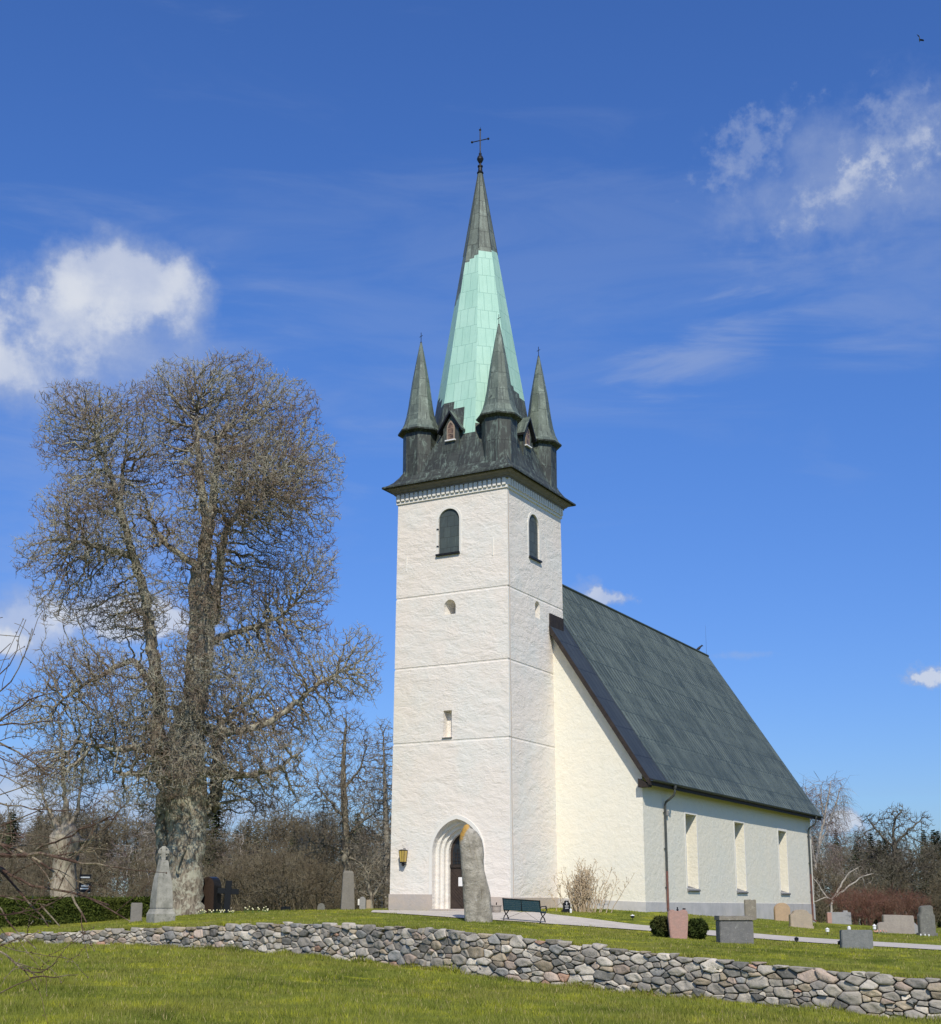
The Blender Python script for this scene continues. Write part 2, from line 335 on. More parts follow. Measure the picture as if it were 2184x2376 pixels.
foliage('box_leaf', (0.020, 0.032, 0.008), (0.06, 0.078, 0.018), (0.075, 0.06, 0.022))
foliage('brush_stick', (0.075, 0.058, 0.043), (0.17, 0.14, 0.105), (0.11, 0.075, 0.05))

# ------------------------------------------------------------------ object helpers
def thing(name, label, cat, loc=(0, 0, 0), group=None, rotz=0.0):
    o = bpy.data.objects.new(name, None); COL.objects.link(o); o.location = tuple(loc); o.rotation_euler = (0, 0, rotz)
    o.empty_display_size = 0.2
    o['label'] = label; o['category'] = cat
    if group: o['group'] = group
    return o
def tag(o, label, cat, group=None):
    o['label'] = label; o['category'] = cat
    if group: o['group'] = group
    return o
def link(name, me, mats, parent=None):
    for m in (mats if isinstance(mats, (list, tuple)) else [mats]): me.materials.append(MATS[m] if isinstance(m, str) else m)
    o = bpy.data.objects.new(name, me); COL.objects.link(o)
    if parent is not None: o.parent = parent
    return o
class MB:
    def __init__(s): s.v = []; s.f = []; s.mi = []
    def add(s, vs, fs, mi=0):
        b = len(s.v); s.v += [tuple(map(float, v)) for v in vs]
        s.f += [tuple(i+b for i in f) for f in fs]; s.mi += [mi]*len(fs)
    def box(s, c, e, mi=0, ax=None):
        c = np.array(c, float); A = np.eye(3) if ax is None else np.array([np.array(a, float) for a in ax])
        vs = [c+A[0]*e[0]*x+A[1]*e[1]*y+A[2]*e[2]*z for z in (-.5, .5) for y in (-.5, .5) for x in (-.5, .5)]
        s.add(vs, [(0, 2, 3, 1), (4, 5, 7, 6), (0, 1, 5, 4), (2, 6, 7, 3), (0, 4, 6, 2), (1, 3, 7, 5)], mi)
    def prism(s, poly, d, mi=0):          # poly: 3-D outline, d: extrusion vector
        n = len(poly); p = [np.array(q, float) for q in poly]; d = np.array(d, float)
        s.add(p+[q+d for q in p], [tuple(range(n))[::-1], tuple(range(n, 2*n))]+[(i, (i+1) % n, (i+1) % n+n, i+n) for i in range(n)], mi)
    def rings(s, rs, mi=0, cap=True, closed=True):   # list of rings with equal counts
        n = len(rs[0]); vs = [p for r in rs for p in r]; fs = []
        for k in range(len(rs)-1):
            for i in range(n if closed else n-1):
                j = (i+1) % n; fs.append((k*n+i, k*n+j, (k+1)*n+j, (k+1)*n+i))
        if cap: fs += [tuple(range(n))[::-1], tuple(range((len(rs)-1)*n, len(rs)*n))]
        s.add(vs, fs, mi)
    def tube(s, pts, r, n=6, mi=0, cap=True):
        pts = [np.array(p, float) for p in pts]; rs = [r]*len(pts) if np.isscalar(r) else r
        rings = []; pu = None
        for i, p in enumerate(pts):
            d = pts[min(i+1, len(pts)-1)]-pts[max(i-1, 0)]; d = d/(np.linalg.norm(d)+1e-9)
            if pu is None: pu = np.cross(d, (0, 0, 1) if abs(d[2]) < .9 else (1, 0, 0))
            u = pu-d*(pu@d); u /= np.linalg.norm(u)+1e-9; pu = u; v = np.cross(d, u)
            rings.append([p+(u*math.cos(a)+v*math.sin(a))*rs[i] for a in np.arange(n)*2*math.pi/n])
        s.rings(rings, mi, cap)
    def ball(s, c, r, nu=10, nv=7, mi=0, sc=(1, 1, 1)):
        c = np.array(c, float); rings = []
        for k in range(nv+1):
            th = math.pi*(k+.02)/(nv+.04); rings.append([c+np.array([math.sin(th)*math.cos(a)*sc[0], math.sin(th)*math.sin(a)*sc[1], -math.cos(th)*sc[2]])*r for a in np.arange(nu)*2*math.pi/nu])
        s.rings(rings, mi)
    def lathe(s, c, prof, n=16, mi=0):
        c = np.array(c, float)
        s.rings([[c+np.array([r*math.cos(a), r*math.sin(a), z]) for a in np.arange(n)*2*math.pi/n] for r, z in prof], mi)
    def build(s, name, mats, parent=None, uv=False, bevel=0.0, fix=True, smooth=False):
        me = bpy.data.meshes.new(name); me.from_pydata(s.v, [], s.f)
        me.polygons.foreach_set('material_index', s.mi); me.update()
        if fix or bevel:
            bm = bmesh.new(); bm.from_mesh(me)
            if bevel:
                bm.edges.ensure_lookup_table()
                bmesh.ops.remove_doubles(bm, verts=bm.verts, dist=1e-5)
                es = [e for e in bm.edges if len(e.link_faces) == 2 and e.calc_face_angle(0) > 0.5]
                bmesh.ops.bevel(bm, geom=es, offset=bevel, segments=2, affect='EDGES', clamp_overlap=True)
            bmesh.ops.recalc_face_normals(bm, faces=bm.faces); bm.to_mesh(me); bm.free()
        if smooth: me.polygons.foreach_set('use_smooth', [True]*len(me.polygons))
        if uv: auto_uv(me)
        return link(name, me, mats, parent)
def auto_uv(me):                          # metres along the face, metres up the face
    ly = me.uv_layers.new(name='uv')
    for p in me.polygons:
        n = p.normal; h = Vector((0, 0, 1)).cross(n)
        h = h.normalized() if h.length > 1e-3 else Vector((1, 0, 0))
        u = n.cross(h)
        for li in p.loop_indices:
            co = me.vertices[me.loops[li].vertex_index].co; ly.data[li].uv = (co.dot(h), co.dot(u))
def np_mesh(name, V, faces, mats, parent=None, attrs=None, smooth=False, mi=None):
    """V (n,3); faces: list of (k, array(m,k))"""
    me = bpy.data.meshes.new(name); V = np.asarray(V, np.float32)
    me.vertices.add(len(V)); me.vertices.foreach_set('co', V.ravel())
    loops = np.concatenate([np.asarray(f, np.int32).ravel() for k, f in faces]); tot = np.concatenate([np.full(len(f), k, np.int32) for k, f in faces])
    st = np.concatenate([[0], np.cumsum(tot)[:-1]]).astype(np.int32)
    me.loops.add(len(loops)); me.loops.foreach_set('vertex_index', loops)
    me.polygons.add(len(tot)); me.polygons.foreach_set('loop_start', st); me.polygons.foreach_set('loop_total', tot)
    if mi is not None: me.polygons.foreach_set('material_index', np.asarray(mi, np.int32))
    if smooth: me.polygons.foreach_set('use_smooth', np.ones(len(tot), bool))
    for k, a in (attrs or {}).items():
        a = np.asarray(a, np.float32)
        if a.ndim == 1: me.attributes.new(k, 'FLOAT', 'POINT').data.foreach_set('value', a)
        else:
            c4 = np.ones((len(a), 4), np.float32); c4[:, :3] = a
            me.attributes.new(k, 'FLOAT_COLOR', 'POINT').data.foreach_set('color', c4.ravel())
    me.update(); me.validate()
    return link(name, me, mats, parent)
def copy_tree(o, parent=None):
    c = o.copy(); COL.objects.link(c)
    if parent is not None: c.parent = parent
    for ch in list(o.children): copy_tree(ch, c)
    return c

# ------------------------------------------------------------------ terrain
def tps(ctrl):
    c = np.array(ctrl, float); P = c[:, :2]; n = len(c)
    d = np.linalg.norm(P[:, None]-P[None], axis=2); K = np.where(d > 0, d*d*np.log(d+1e-9), 0)+np.eye(n)*8.0
    A = np.zeros((n+3, n+3)); A[:n, :n] = K; A[:n, n] = 1; A[:n, n+1:] = P; A[n, :n] = 1; A[n+1:, :n] = P.T
    sol = np.linalg.solve(A, np.concatenate([c[:, 2], np.zeros(3)]))
    def f(x, y):
        x = np.asarray(x, float); y = np.asarray(y, float); z = sol[n]+sol[n+1]*x+sol[n+2]*y
        for i in range(n):
            d = np.hypot(x-P[i, 0], y-P[i, 1]); z = z+sol[i]*d*d*np.log(d+1e-9)
        return z
    return f
# churchyard wall: photo column, distance, row of its top and of its foot
WALL = [(-900, 66, 2180, 2196), (-400, 60, 2176, 2193), (0, 55, 2168, 2192), (300, 52, 2156, 2192), (440, 50, 2150, 2200), (700, 46, 2145, 2211), (900, 43, 2154, 2232), (1092, 40, 2169, 2256),
        (1300, 38.2, 2190, 2282), (1484, 36.7, 2211, 2303), (1700, 35, 2235, 2322), (1900, 33.6, 2257, 2340), (2184, 32, 2277, 2368), (2600, 30, 2310, 2410), (3200, 27.5, 2360, 2475)]
WP = np.array([[*at(px, t, Y)[:2], at(px, t-(2 if px < 600 else 5 if px < 1700 else 8), Y)[2], at(px, b+(2 if px < 600 else 7), Y)[2]] for px, Y, t, b in WALL])
FAN = 40.0
WU = WP[:, 0]/(WP[:, 1]+FAN)
def wall_y(u): return np.interp(u, WU, WP[:, 1])
def wall_top(u): return np.interp(u, WU, WP[:, 2])
def wall_bot(u): return np.interp(u, WU, WP[:, 3])
yc = [(1198, 2115, 60), (908, 2112, 63), (1050, 2113.5, 61.5), (1515, 2113, 62.7), (1700, 2126, 73), (1893, 2145, 88), (1110, 2139, 54), (1220, 2139, 55), (1000, 2122, 58.5), (1282, 2122, 58.3), (1480, 2147, 56.5), (1480, 2159, 53.5),
      (1749, 2167, 55), (1749, 2178, 52.3), (2184, 2195, 50), (2184, 2206, 47.5), (1575, 2178, 49.5), (1700, 2188, 47.5), (1990, 2200, 46), (430, 2120, 60), (375, 2135, 55), (200, 2150, 58), (0, 2152, 60), (-300, 2155, 62), (700, 2115, 62), (600, 2126, 56),
      (2150, 2172, 60), (2070, 2168, 62), (1860, 2157, 66), (2500, 2215, 50), (2600, 2240, 40)]
yard_ctrl = [tuple(at(*c)) for c in yc]+[(a, b+.5, z-.03) for a, b, z, _ in WP]+[(x, 95, -1.3) for x in (-40, -20, 0)]+[(20, 98, -1.45), (40, 95, -1.8), (-8, 75, -.5)]
yard_f = tps(yard_ctrl)
lawn_ctrl = [(a, b, z) for a, b, _, z in WP]+[(0, 0, -1.68), (-12, 0, -1.65), (12, 0, -1.75), (0, 20, -1.78), (10, 18, -2.05), (-10, 22, -1.70), (0, -25, -1.7), (-20, -25, -1.7), (20, -25, -1.8), (-20, 20, -1.7), (24, 14, -2.4)]
lawn_f = tps(lawn_ctrl)
def sstep(x, a, b): t = np.clip((x-a)/(b-a), 0, 1); return t*t*(3-2*t)
def yard(x, y):
    x = np.asarray(x, float); y = np.asarray(y, float)
    k = sstep(np.hypot(x-2, (y-62)*1.0), 42, 80); return yard_f(x, y)*(1-k)+(-2.0)*k
def lawn(x, y):
    x = np.asarray(x, float); y = np.asarray(y, float)
    k = sstep(np.hypot(x, y-15), 50, 85); return lawn_f(x, y)*(1-k)+(-2.0)*k
def yz(x, y): return float(yard(x, y))
def pick(px, py):                         # where a photo point meets the churchyard ground
    r = ray(px, py); Y = np.linspace(34, 110, 800); P = r[None]*(Y/r[1])[:, None]
    d = P[:, 2]-yard(P[:, 0], P[:, 1]); i = np.argmax(d < 0)
    if i == 0: i = int(np.argmin(np.abs(d)))
    else:
        a, b = d[i-1], d[i]; Yq = Y[i-1]+(Y[i]-Y[i-1])*a/(a-b); P = r*(Yq/r[1]); return np.array([P[0], P[1], yz(P[0], P[1])])
    return np.array([P[i, 0], P[i, 1], yz(P[i, 0], P[i, 1])])
def make_ground():
    us = np.concatenate([[-30, -12, -6, -3, -1.8, -1.1], np.linspace(-.8, .8, 150), [1.1, 1.8, 3, 6, 12, 30]])
    s0 = np.concatenate([np.linspace(0, 1, 60)])
    far = np.concatenate([np.linspace(.32, 30, 55), np.linspace(31, 80, 36), [100, 140, 200, 320, 600, 1200, 2500]])
    V = []
    for u in us:
        Yw = float(wall_y(u)); ya = -37+(Yw+.14+37)*s0
        xa = u*(ya+FAN); za = lawn(xa, ya)
        yb = Yw+far; xb = u*(yb+FAN); zb = yard(xb, yb)
        V.append(np.concatenate([np.stack([xa, ya, za], 1), np.stack([xb, yb, zb], 1)]))
    V = np.array(V); nu, nv = V.shape[:2]; idx = np.arange(nu*nv).reshape(nu, nv)
    q = np.stack([idx[:-1, :-1], idx[1:, :-1], idx[1:, 1:], idx[:-1, 1:]], -1).reshape(-1, 4)
    o = np_mesh('ground', V.reshape(-1, 3), [(4, q)], 'lawn_soil', smooth=True); o['kind'] = 'structure'
make_ground()
def make_path():
    up = [(866, 2113.2), (907, 2113.5), (1050, 2115), (1198, 2117), (1250, 2118), (1290, 2124), (1480, 2147), (1749, 2167), (1950, 2182), (2184, 2195.5), (2450, 2212)]
    lo = [(860, 2118), (920, 2121), (1049, 2130), (1156, 2136.5), (1215, 2140), (1270, 2144.5), (1480, 2159), (1749, 2178), (1950, 2193), (2184, 2206), (2450, 2224)]
    def res(pl):
        P = np.array([pick(*p) for p in pl]); d = np.concatenate([[0], np.cumsum(np.linalg.norm(np.diff(P, axis=0), axis=1))])
        s = np.linspace(0, 1, 90)*d[-1]; return np.stack([np.interp(s, d, P[:, k]) for k in range(3)], 1)
    A, B = res(up), res(lo); V = []
    for k in np.linspace(0, 1, 9):
        P = A*(1-k)+B*k; P[:, 2] = yard(P[:, 0], P[:, 1])+.03; V.append(P)
    V = np.array(V); idx = np.arange(V.shape[0]*V.shape[1]).reshape(V.shape[:2])
    q = np.stack([idx[:-1, :-1], idx[1:, :-1], idx[1:, 1:], idx[:-1, 1:]], -1).reshape(-1, 4)
    o = np_mesh('path', V.reshape(-1, 3), [(4, q[:, ::-1])], 'gravel', smooth=True); o['kind'] = 'structure'
    return A, B
PATH_A, PATH_B = make_path()

# ------------------------------------------------------------------ the church (local frame: -a, b, z)
YAW = R_(28.8); E1 = np.array([-math.cos(YAW), math.sin(YAW), 0]); E2 = np.array([math.sin(YAW), math.cos(YAW), 0])
CORN = np.array([1.69, 60.0, 0.0])
def L(a, b, z): return (-a, b, z)
def Wd(a, b, z): return CORN+E1*a+E2*b+np.array([0, 0, z])
TW = 5.96; TC = TW/2
def arch(hw, z0, spring, apex, n=9, pointed=True):       # outline in (x, z) around x = 0
    h = apex-spring; pts = [(-hw, z0), (-hw, spring)]
    if pointed:
        Rr = (hw*hw+h*h)/(2*hw); th = math.acos(max(-1, min(1, (Rr-hw)/Rr)))
        for i in range(1, n): t = th*i/n; pts.append((Rr-hw-Rr*math.cos(t), spring+Rr*math.sin(t)))
        pts.append((0, apex))
        for i in range(n-1, 0, -1): t = th*i/n; pts.append((-(Rr-hw-Rr*math.cos(t)), spring+Rr*math.sin(t)))
    else:
        for i in range(1, 2*n): t = math.pi*i/(2*n); pts.append((-hw*math.cos(t), spring+h*math.sin(t)))
    pts += [(hw, spring), (hw, z0)]; return pts
def onL(pts, ac, b): return [L(ac-x, b, z) for x, z in pts]        # on the west face of the tower
def onR(pts, bc, a): return [L(a, bc+x, z) for x, z in pts]        # on the south face
def boolean(o, cutters):
    cs = []
    for mb in cutters:
        c = mb.build('cut', 'plaster_trim'); c.parent = o.parent; cs.append(c)
        m = o.modifiers.new('b', 'BOOLEAN'); m.operation = 'DIFFERENCE'; m.object = c; m.solver = 'EXACT'
    bpy.context.view_layer.update()
    me = bpy.data.meshes.new_from_object(o.evaluated_get(bpy.context.evaluated_depsgraph_get()))
    o.modifiers.clear(); o.data = me
    for c in cs: bpy.data.objects.remove(c, do_unlink=True)
def pr(poly, d):
    m = MB(); m.prism(poly, d); return m

def build_church():
    ch = thing('church', 'white plastered church with square west tower, mint green copper spire and dark copper nave roof', 'church', CORN, rotz=-YAW)
    # --- tower walls with grooves
    m = MB(); rings = []
    def sq(k, z): return [L(-k, -k, z), L(TW+k, -k, z), L(TW+k, TW+k, z), L(-k, TW+k, z)]
    def K(z): return 0.007*(20-z)
    zs = [(-1.5, 0)]
    for g in (7.375, 10.95, 14.39): zs += [(g-.075, 0), (g-.03, -.022), (g+.035, -.022), (g+.05, 0)]
    zs += [(19.9, 0)]
    m.rings([sq(K(z)+d, z) for z, d in zs])
    tower = m.build('tower_wall', 'rough_plaster', ch)
    cut = []
    for hw, dep, ap in ((1.27, .2, 3.80), (1.12, .4, 3.61), (0.97, .6, 3.42), (0.84, .95, 3.26)):
        cut.append(pr(onL(arch(hw, -1.0, 2.30, ap), 2.57, -1), L(0, 1+dep, 0)))
    cut.append(pr(onL(arch(.575, 16.32, 17.95, 18.55, pointed=False), 3.10, -1), L(0, 1.12, 0)))
    cut.append(pr(onR(arch(.565, 16.32, 17.9, 18.55, pointed=False), 2.84, -1), L(1.10, 0, 0)))
    o4 = arch(.32, 13.36, 13.72, 14.07, pointed=False); i4 = arch(.20, 13.46, 13.70, 13.96, pointed=False)
    n_ = MB(); n_.rings([onL(o4, 3.02, -.05), onL(o4, 3.02, .02), onL(i4, 2.98, .75)]); cut.append(n_)
    cut.append(pr([L(3.32, -1, 7.55), L(2.87, -1, 7.55), L(2.87, -1, 8.80), L(3.32, -1, 8.80)], L(0, 1.30, 0)))
    cut.append(pr(onR(arch(.26, 13.45, 14.05, 14.28, pointed=False), 3.1, -1), L(1.40, 0, 0)))
    boolean(tower, cut)
    # plaster edging round the openings, 3 cm proud
    tr = MB()
    def band(fn, c, pos, outl, inl, d):
        o_, i_ = fn(outl, c, pos), fn(inl, c, pos); n = len(o_)
        for k in range(n-1):
            tr.prism([o_[k], o_[k+1], i_[k+1], i_[k]], d)
    band(onL, 2.57, -K(1)-.03, arch(1.43, .40, 2.30, 3.99), arch(1.272, .40, 2.30, 3.802), L(0, .25, 0))
    tr.build('portal_trim', 'plaster_trim', ch)
    tr = MB(); band(onL, 3.10, -K(17)-.014, arch(.70, 16.25, 17.95, 18.68, pointed=False), arch(.58, 16.25, 17.95, 18.555, pointed=False), L(0, .2, 0)); tr.build('window_trim', 'plaster_trim', ch)
    tr = MB(); band(onR, 2.84, -K(17)-.014, arch(.69, 16.25, 17.9, 18.68, pointed=False), arch(.57, 16.25, 17.9, 18.555, pointed=False), L(.2, 0, 0)); tr.build('window_trim', 'plaster_trim', ch)
    tr = MB()
    for z0, z1 in ((-.4, 7.28), (7.44, 10.86), (11.02, 14.30), (14.46, 19.15)):     # smooth corner strip by the cable
        tr.rings([[L(-K(z)-.012, -K(z)+.02, z), L(-K(z)-.012, .20, z), L(.1, .20, z), L(.1, -K(z)+.02, z)] for z in (z0, z1)])
    tr.build('corner_strip', 'plaster_trim', ch)
    # door
    d = MB(); d.prism(onL(arch(.835, -.5, 2.30, 3.25), 2.57, .78), L(0, .1, 0), 0)
    for s in (-1, 1):                        # diagonal boards
        for k in range(15):
            z = -.30+k*.155
            pl = [(0.02*s, z), (0.82*s, z+.80), (0.82*s, z+.93), (0.02*s, z+.13)]
            pl = [(x, min(max(zz, -.42), 1.62)) for x, zz in pl]
            if len(set(pl)) == 4: d.prism(onL(pl, 2.57, .752), L(0, .03, 0), 0)
    d.prism(onL([(-.83, 1.66), (.83, 1.66), (.83, 1.80), (-.83, 1.80)], 2.57, .72), L(0, .06, 0), 1)
    door = d.build('door', ['dark_wood', 'verge_wood'], ch)
    g = MB(); g.prism(onL(arch(.70, 1.82, 2.30, 3.05), 2.57, .765), L(0, .012, 0), 0)
    for x in np.arange(-.6, .61, .15): g.prism(onL([(x-.012, 1.82), (x+.012, 1.82), (x+.012, 2.9-abs(x)*.9), (x-.012, 2.9-abs(x)*.9)], 2.57, .745), L(0, .018, 0), 1)
    for z in np.arange(1.95, 2.9, .17): hw = .7 if z < 1.96 else .7*(1-((z-1.95)/1.02)**1.7); g.prism(onL([(-hw, z-.011), (hw, z-.011), (hw, z+.011), (-hw, z+.011)], 2.57, .742), L(0, .018, 0), 1)
    g.build('lattice_window', ['window_glass', 'verge_wood'], door)
    n = MB(); n.box(L(2.84, .735, 1.02), (.24, .008, .40)); n.build('notice_sheet', 'paper', door)
    h = MB(); h.tube([L(2.66, .71, .8), L(2.66, .68, .8), L(2.66, .68, .62), L(2.66, .71, .62)], .014, 6); h.build('handle', 'black_iron', door)
    st = MB(); st.box(L(2.57, .1, -.27), (2.3, 1.3, .16)); st.build('door_step', 'plinth_plaster', ch, bevel=.02)
    # belfry shutters
    s = MB(); s.prism(onL(arch(.565, 16.33, 17.95, 18.54, pointed=False), 3.10, .055), L(0, .05, 0))
    sh = s.build('belfry_shutter', 'shutter_copper', ch, uv=True)
    q = MB(); q.box(L(3.12, -K(16)-.02, 16.30), (1.28, .2, .09)); q.build('sill', 'black_iron', sh)
    for z in (17.6, 16.75):
        q = MB(); q.box(L(3.70, -K(17)-.02, z), (.10, .05, .05)); q.build('hinge', 'black_iron', sh)
    s = MB(); s.prism(onR(arch(.555, 16.33, 17.9, 18.54, pointed=False), 2.84, .05), L(.05, 0, 0))
    sh = s.build('belfry_shutter', 'shutter_copper', ch, uv=True)
    q = MB(); q.box(L(-K(16)-.02, 2.86, 16.30), (.2, 1.26, .09)); q.build('sill', 'black_iron', sh)
    # masonry anchors on the west face, sheet over the blind slit
    q = MB()
    q.box(L(.72, -K(16)-.012, 16.35), (.05, .03, .85)); q.build('wall_anchor', 'plaster_trim', ch); q = MB(); q.box(L(5.45, -K(16)-.012, 16.1), (.05, .03, .75)); q.build('wall_anchor', 'plaster_trim', ch)
    q = MB(); q.box(L(3.1, -K(7.5), 7.53), (.52, .14, .03)); q.build('slit_sill', 'slate_sill', ch)
    # cornice
    fr = MB()
    for k0, k1, z0, z1 in ((.0, .07, 19.14, 19.27), (.0, .03, 19.271, 19.62)):
        fr.rings([sq(k0-.1, z0), sq(k1, z0), sq(k1, z1), sq(k0-.1, z1)], cap=False)
    nd = 24
    for i in range(nd):
        p = (i+.5)*(TW+.1)/nd-.05
        for side in range(4):
            e = ((p, -.065), (-.065, p), (p, TW+.065), (TW+.065, p))[side]
            fr.box(L(e[0]-(.02 if side == 1 else 0), e[1]-(.02 if side == 0 else 0), 19.445), (.165, .13, .34) if side in (0, 2) else (.13, .165, .34))
    fr.build('dentil_frieze', 'plaster_trim', ch)
    co = MB(); co.rings([sq(.0, 19.60), sq(.15, 19.60), sq(.16, 19.68), sq(.22, 19.70), sq(.30, 19.80), sq(.44, 19.86), sq(.45, 19.93), sq(.2, 19.96)], cap=False)
    co.build('cornice', 'shaded_soffit', ch)
    # --- spire
    def oc(ap, c, z):
        q = [(ap, -(ap-c)), (ap, ap-c), (ap-c, ap), (-(ap-c), ap), (-ap, ap-c), (-ap, -(ap-c)), (-(ap-c), -ap), (ap-c, -ap)]
        return [L(TC+x, TC+y, z) for x, y in q]
    def ap_at(z): return (.09+.1655*(37.9-z))*math.cos(math.pi/8)
    m = MB()
    lv = [(19.93, 3.50, .015), (19.90, 3.60, .015), (19.97, 3.60, .015), (20.06, 3.42, .02), (20.25, 3.20, .02), (20.55, 3.0, .03), (20.95, 2.84, .07), (21.3, 2.73, .22), (21.6, 2.64, .42), (22.0, 2.555, .52), (22.4, ap_at(22.4), .5858)]
    m.rings([oc(ap, c*ap, z) for z, ap, c in lv], 0, cap=False)
    sk = m.build('spire_skirt', 'brown_copper', ch, uv=True)
    m = MB()
    def face_pt(i, t, z):
        r = oc(ap_at(z), .5858*ap_at(z), z); A, B = np.array(r[i]), np.array(r[(i+1) % 8]); return A*(1-t)+B*t
    # order of faces: 0 +a(north) .. faces by vertex pairs; find by normal
    for i in range(8):
        A = face_pt(i, .5, 25); da, db = -A[0]-TC, A[1]-TC; ang = round(math.degrees(math.atan2(db, da))/45) % 8
        # ang: 0 = +a, 2 = +b, 4 = -a (south), 6 = -b (west), 5 = towards the corner, 7 = north-west, 3 = south-east
        spec = {6: [(24.3, 32.3), (23.9, 32.45), (22.42, 32.6)], 5: [(22.9, 32.85)]*3, 4: [(24.9, 33.1), (25.1, 33.05), (25.3, 33.0)], 7: [(25.1, 30.2), (24.8, 30.4), (24.3, 30.6)], 3: [(25.5, 33.0)]*3}.get(ang, [(25, 31)]*3)
        P0 = face_pt(i, 0, 25)
        # column 0 of the spec lies on the +a / +b end
        first = (-P0[0]) if ang in (6, 5, 7) else P0[1]
        P1 = face_pt(i, 1, 25); second = (-P1[0]) if ang in (6, 5, 7) else P1[1]
        sp = spec if first > second else spec[::-1]
        for c in range(3):
            zz = [22.4, sp[c][0], sp[c][1], 37.9]
            for k in range(3):
                m.add([face_pt(i, c/3, zz[k]), face_pt(i, c/3+1/3, zz[k]), face_pt(i, c/3+1/3, zz[k+1]), face_pt(i, c/3, zz[k+1])], [(0, 1, 2, 3)], 1 if k == 1 else 2 if k == 0 else 0)
    spire = m.build('spire', ['aged_copper', 'mint_copper', 'brown_copper'], ch, uv=True)
    q = MB()                                  # dark lead rolls on the arrises
    for i in range(8):
        a_, b_ = np.array(oc(ap_at(33), .5858*ap_at(33), 33)[i]), np.array(oc(ap_at(37.85), .5858*ap_at(37.85), 37.85)[i])
        q.tube([a_, b_], [.022, .02], 5)
    q.build('ridge_roll', 'aged_copper', spire)
    q = MB(); q.lathe(L(TC, TC, 37.75), [(.18, 0), (.12, .12), (.10, .35), (.14, .36), (.14, .42), (.055, .44), (.055, .60), (.09, .61), (.13, .68), (.175, .78), (.175, .85), (.13, .96), (.07, 1.04), (.08, 1.14), (.045, 1.16), (.03, 1.3)], 14)
    q.build('finial_ball', 'black_iron', spire, smooth=False)
    q = MB(); base = np.array(L(TC, TC, 39.0)); q.tube([base, base+(0, 0, 1.30)], .032, 6)
    ax = np.array([math.cos(YAW+R_(4))*1.0, math.sin(YAW+R_(4)), 0])  # arms run along world x, a little turned
    ax = np.array([.92, .30, 0]); ax = np.array([ax[0]*math.cos(YAW)-ax[1]*math.sin(YAW), ax[0]*math.sin(YAW)+ax[1]*math.cos(YAW), 0])
    ctr = base+(0, 0, .66); q.tube([ctr-ax*.46-(0, 0, .19), ctr+ax*.46+(0, 0, .19)], .026, 6)
    for p in (ctr-ax*.47-(0, 0, .19), ctr+ax*.47+(0, 0, .19), base+(0, 0, 1.28)): q.ball(p, .065, 8, 6)
    q.tube([base+(0, 0, 1.3), base+(.03, 0, 1.46)], [.02, .004], 5)
    q.build('cross', 'black_iron', spire)
    # --- corner turrets
    for (a, b) in ((.76, .76), (TW-.76, .76), (.76, TW-.76), (TW-.76, TW-.76)):
        def o8(r, z): return [L(a+r*math.cos(R_(22.5+45*i)), b+r*math.sin(R_(22.5+45*i)), z) for i in range(8)]
        m = MB(); m.rings([o8(.86, 19.98), o8(.86, 22.98)]); t = m.build('turret', 'brown_copper', ch, uv=True)
        m = MB(); m.rings([o8(.6, 22.70), o8(1.12, 22.86), o8(1.14, 22.93), o8(.97, 23.12), o8(.82, 23.45), o8(.71, 23.85), o8(.62, 24.35), o8(.44, 25.65), o8(.20, 27.0), o8(.05, 27.78)])
        rf = m.build('turret_roof', ['green_copper', 'brown_copper'], t, uv=True)
        rf.data.polygons.foreach_set('material_index', [1 if p.normal.z < -.2 else 0 for p in rf.data.polygons])
        q = MB(); c = np.array(L(a, b, 27.72)); q.tube([c, c+(0, 0, .62)], .016, 5); q.tube([c+(-.12, .06, .42), c+(.12, -.06, .42)], .015, 5); q.ball(c+(0, 0, .08), .05, 8, 5)
        q.build('turret_cross', 'black_iron', t)
    # --- dormers on the four sides
    def dormer(P, D):                         # P maps (along, depth from face outwards, z)
        m = MB(); hw = .43
        m.prism([P(-hw, .30, 20.9), P(hw, .30, 20.9), P(hw, .30, 22.72), P(0, .30, 23.42), P(-hw, .30, 22.72)], np.array(P(0, 1.35, 0))-np.array(P(0, .30, 0)))
        d = m.build('dormer', 'brown_copper', ch, uv=True)
        m = MB()
        for s in (-1, 1):
            m.prism([P(0, .12, 23.62), P(s*.66, .12, 22.62), P(s*.66, .12, 22.50), P(0, .12, 23.47)], np.array(P(0, 1.7, 0))-np.array(P(0, .12, 0)))
        rf = m.build('dormer_roof', ['green_copper', 'black_iron'], d, uv=True)
        rf.data.polygons.foreach_set('material_index', [1 if p.normal.z < .2 else 0 for p in rf.data.polygons])
        ar = arch(.22, 22.12, 22.72, 23.12, 6); m = MB(); m.prism([P(x, .27, z) for x, z in ar], np.array(P(0, .30, 0))-np.array(P(0, .27, 0)), 0)
        m.prism([P(x, .255, z) for x, z in arch(.15, 22.2, 22.72, 23.02, 6)], np.array(P(0, .268, 0))-np.array(P(0, .255, 0)), 1)
        m.prism([P(-.28, .18, 22.06), P(.28, .18, 22.06), P(.28, .18, 22.12), P(-.28, .18, 22.12)], np.array(P(0, .3, 0))-np.array(P(0, .18, 0)), 2)
        for z in (22.42, 22.7): m.prism([P(-.15, .245, z), P(.15, .245, z), P(.15, .245, z+.03), P(-.15, .245, z+.03)], np.array(P(0, .254, 0))-np.array(P(0, .245, 0)), 0)
        m.build('dormer_window', ['dormer_frame', 'dormer_pane', 'white_paint'], d)
    plain('dormer_frame', (.36, .28, .21), (.28, .22, .165), 8); plain('dormer_pane', (.26, .17, .12), (.03, .026, .022), 5, .3, 0)
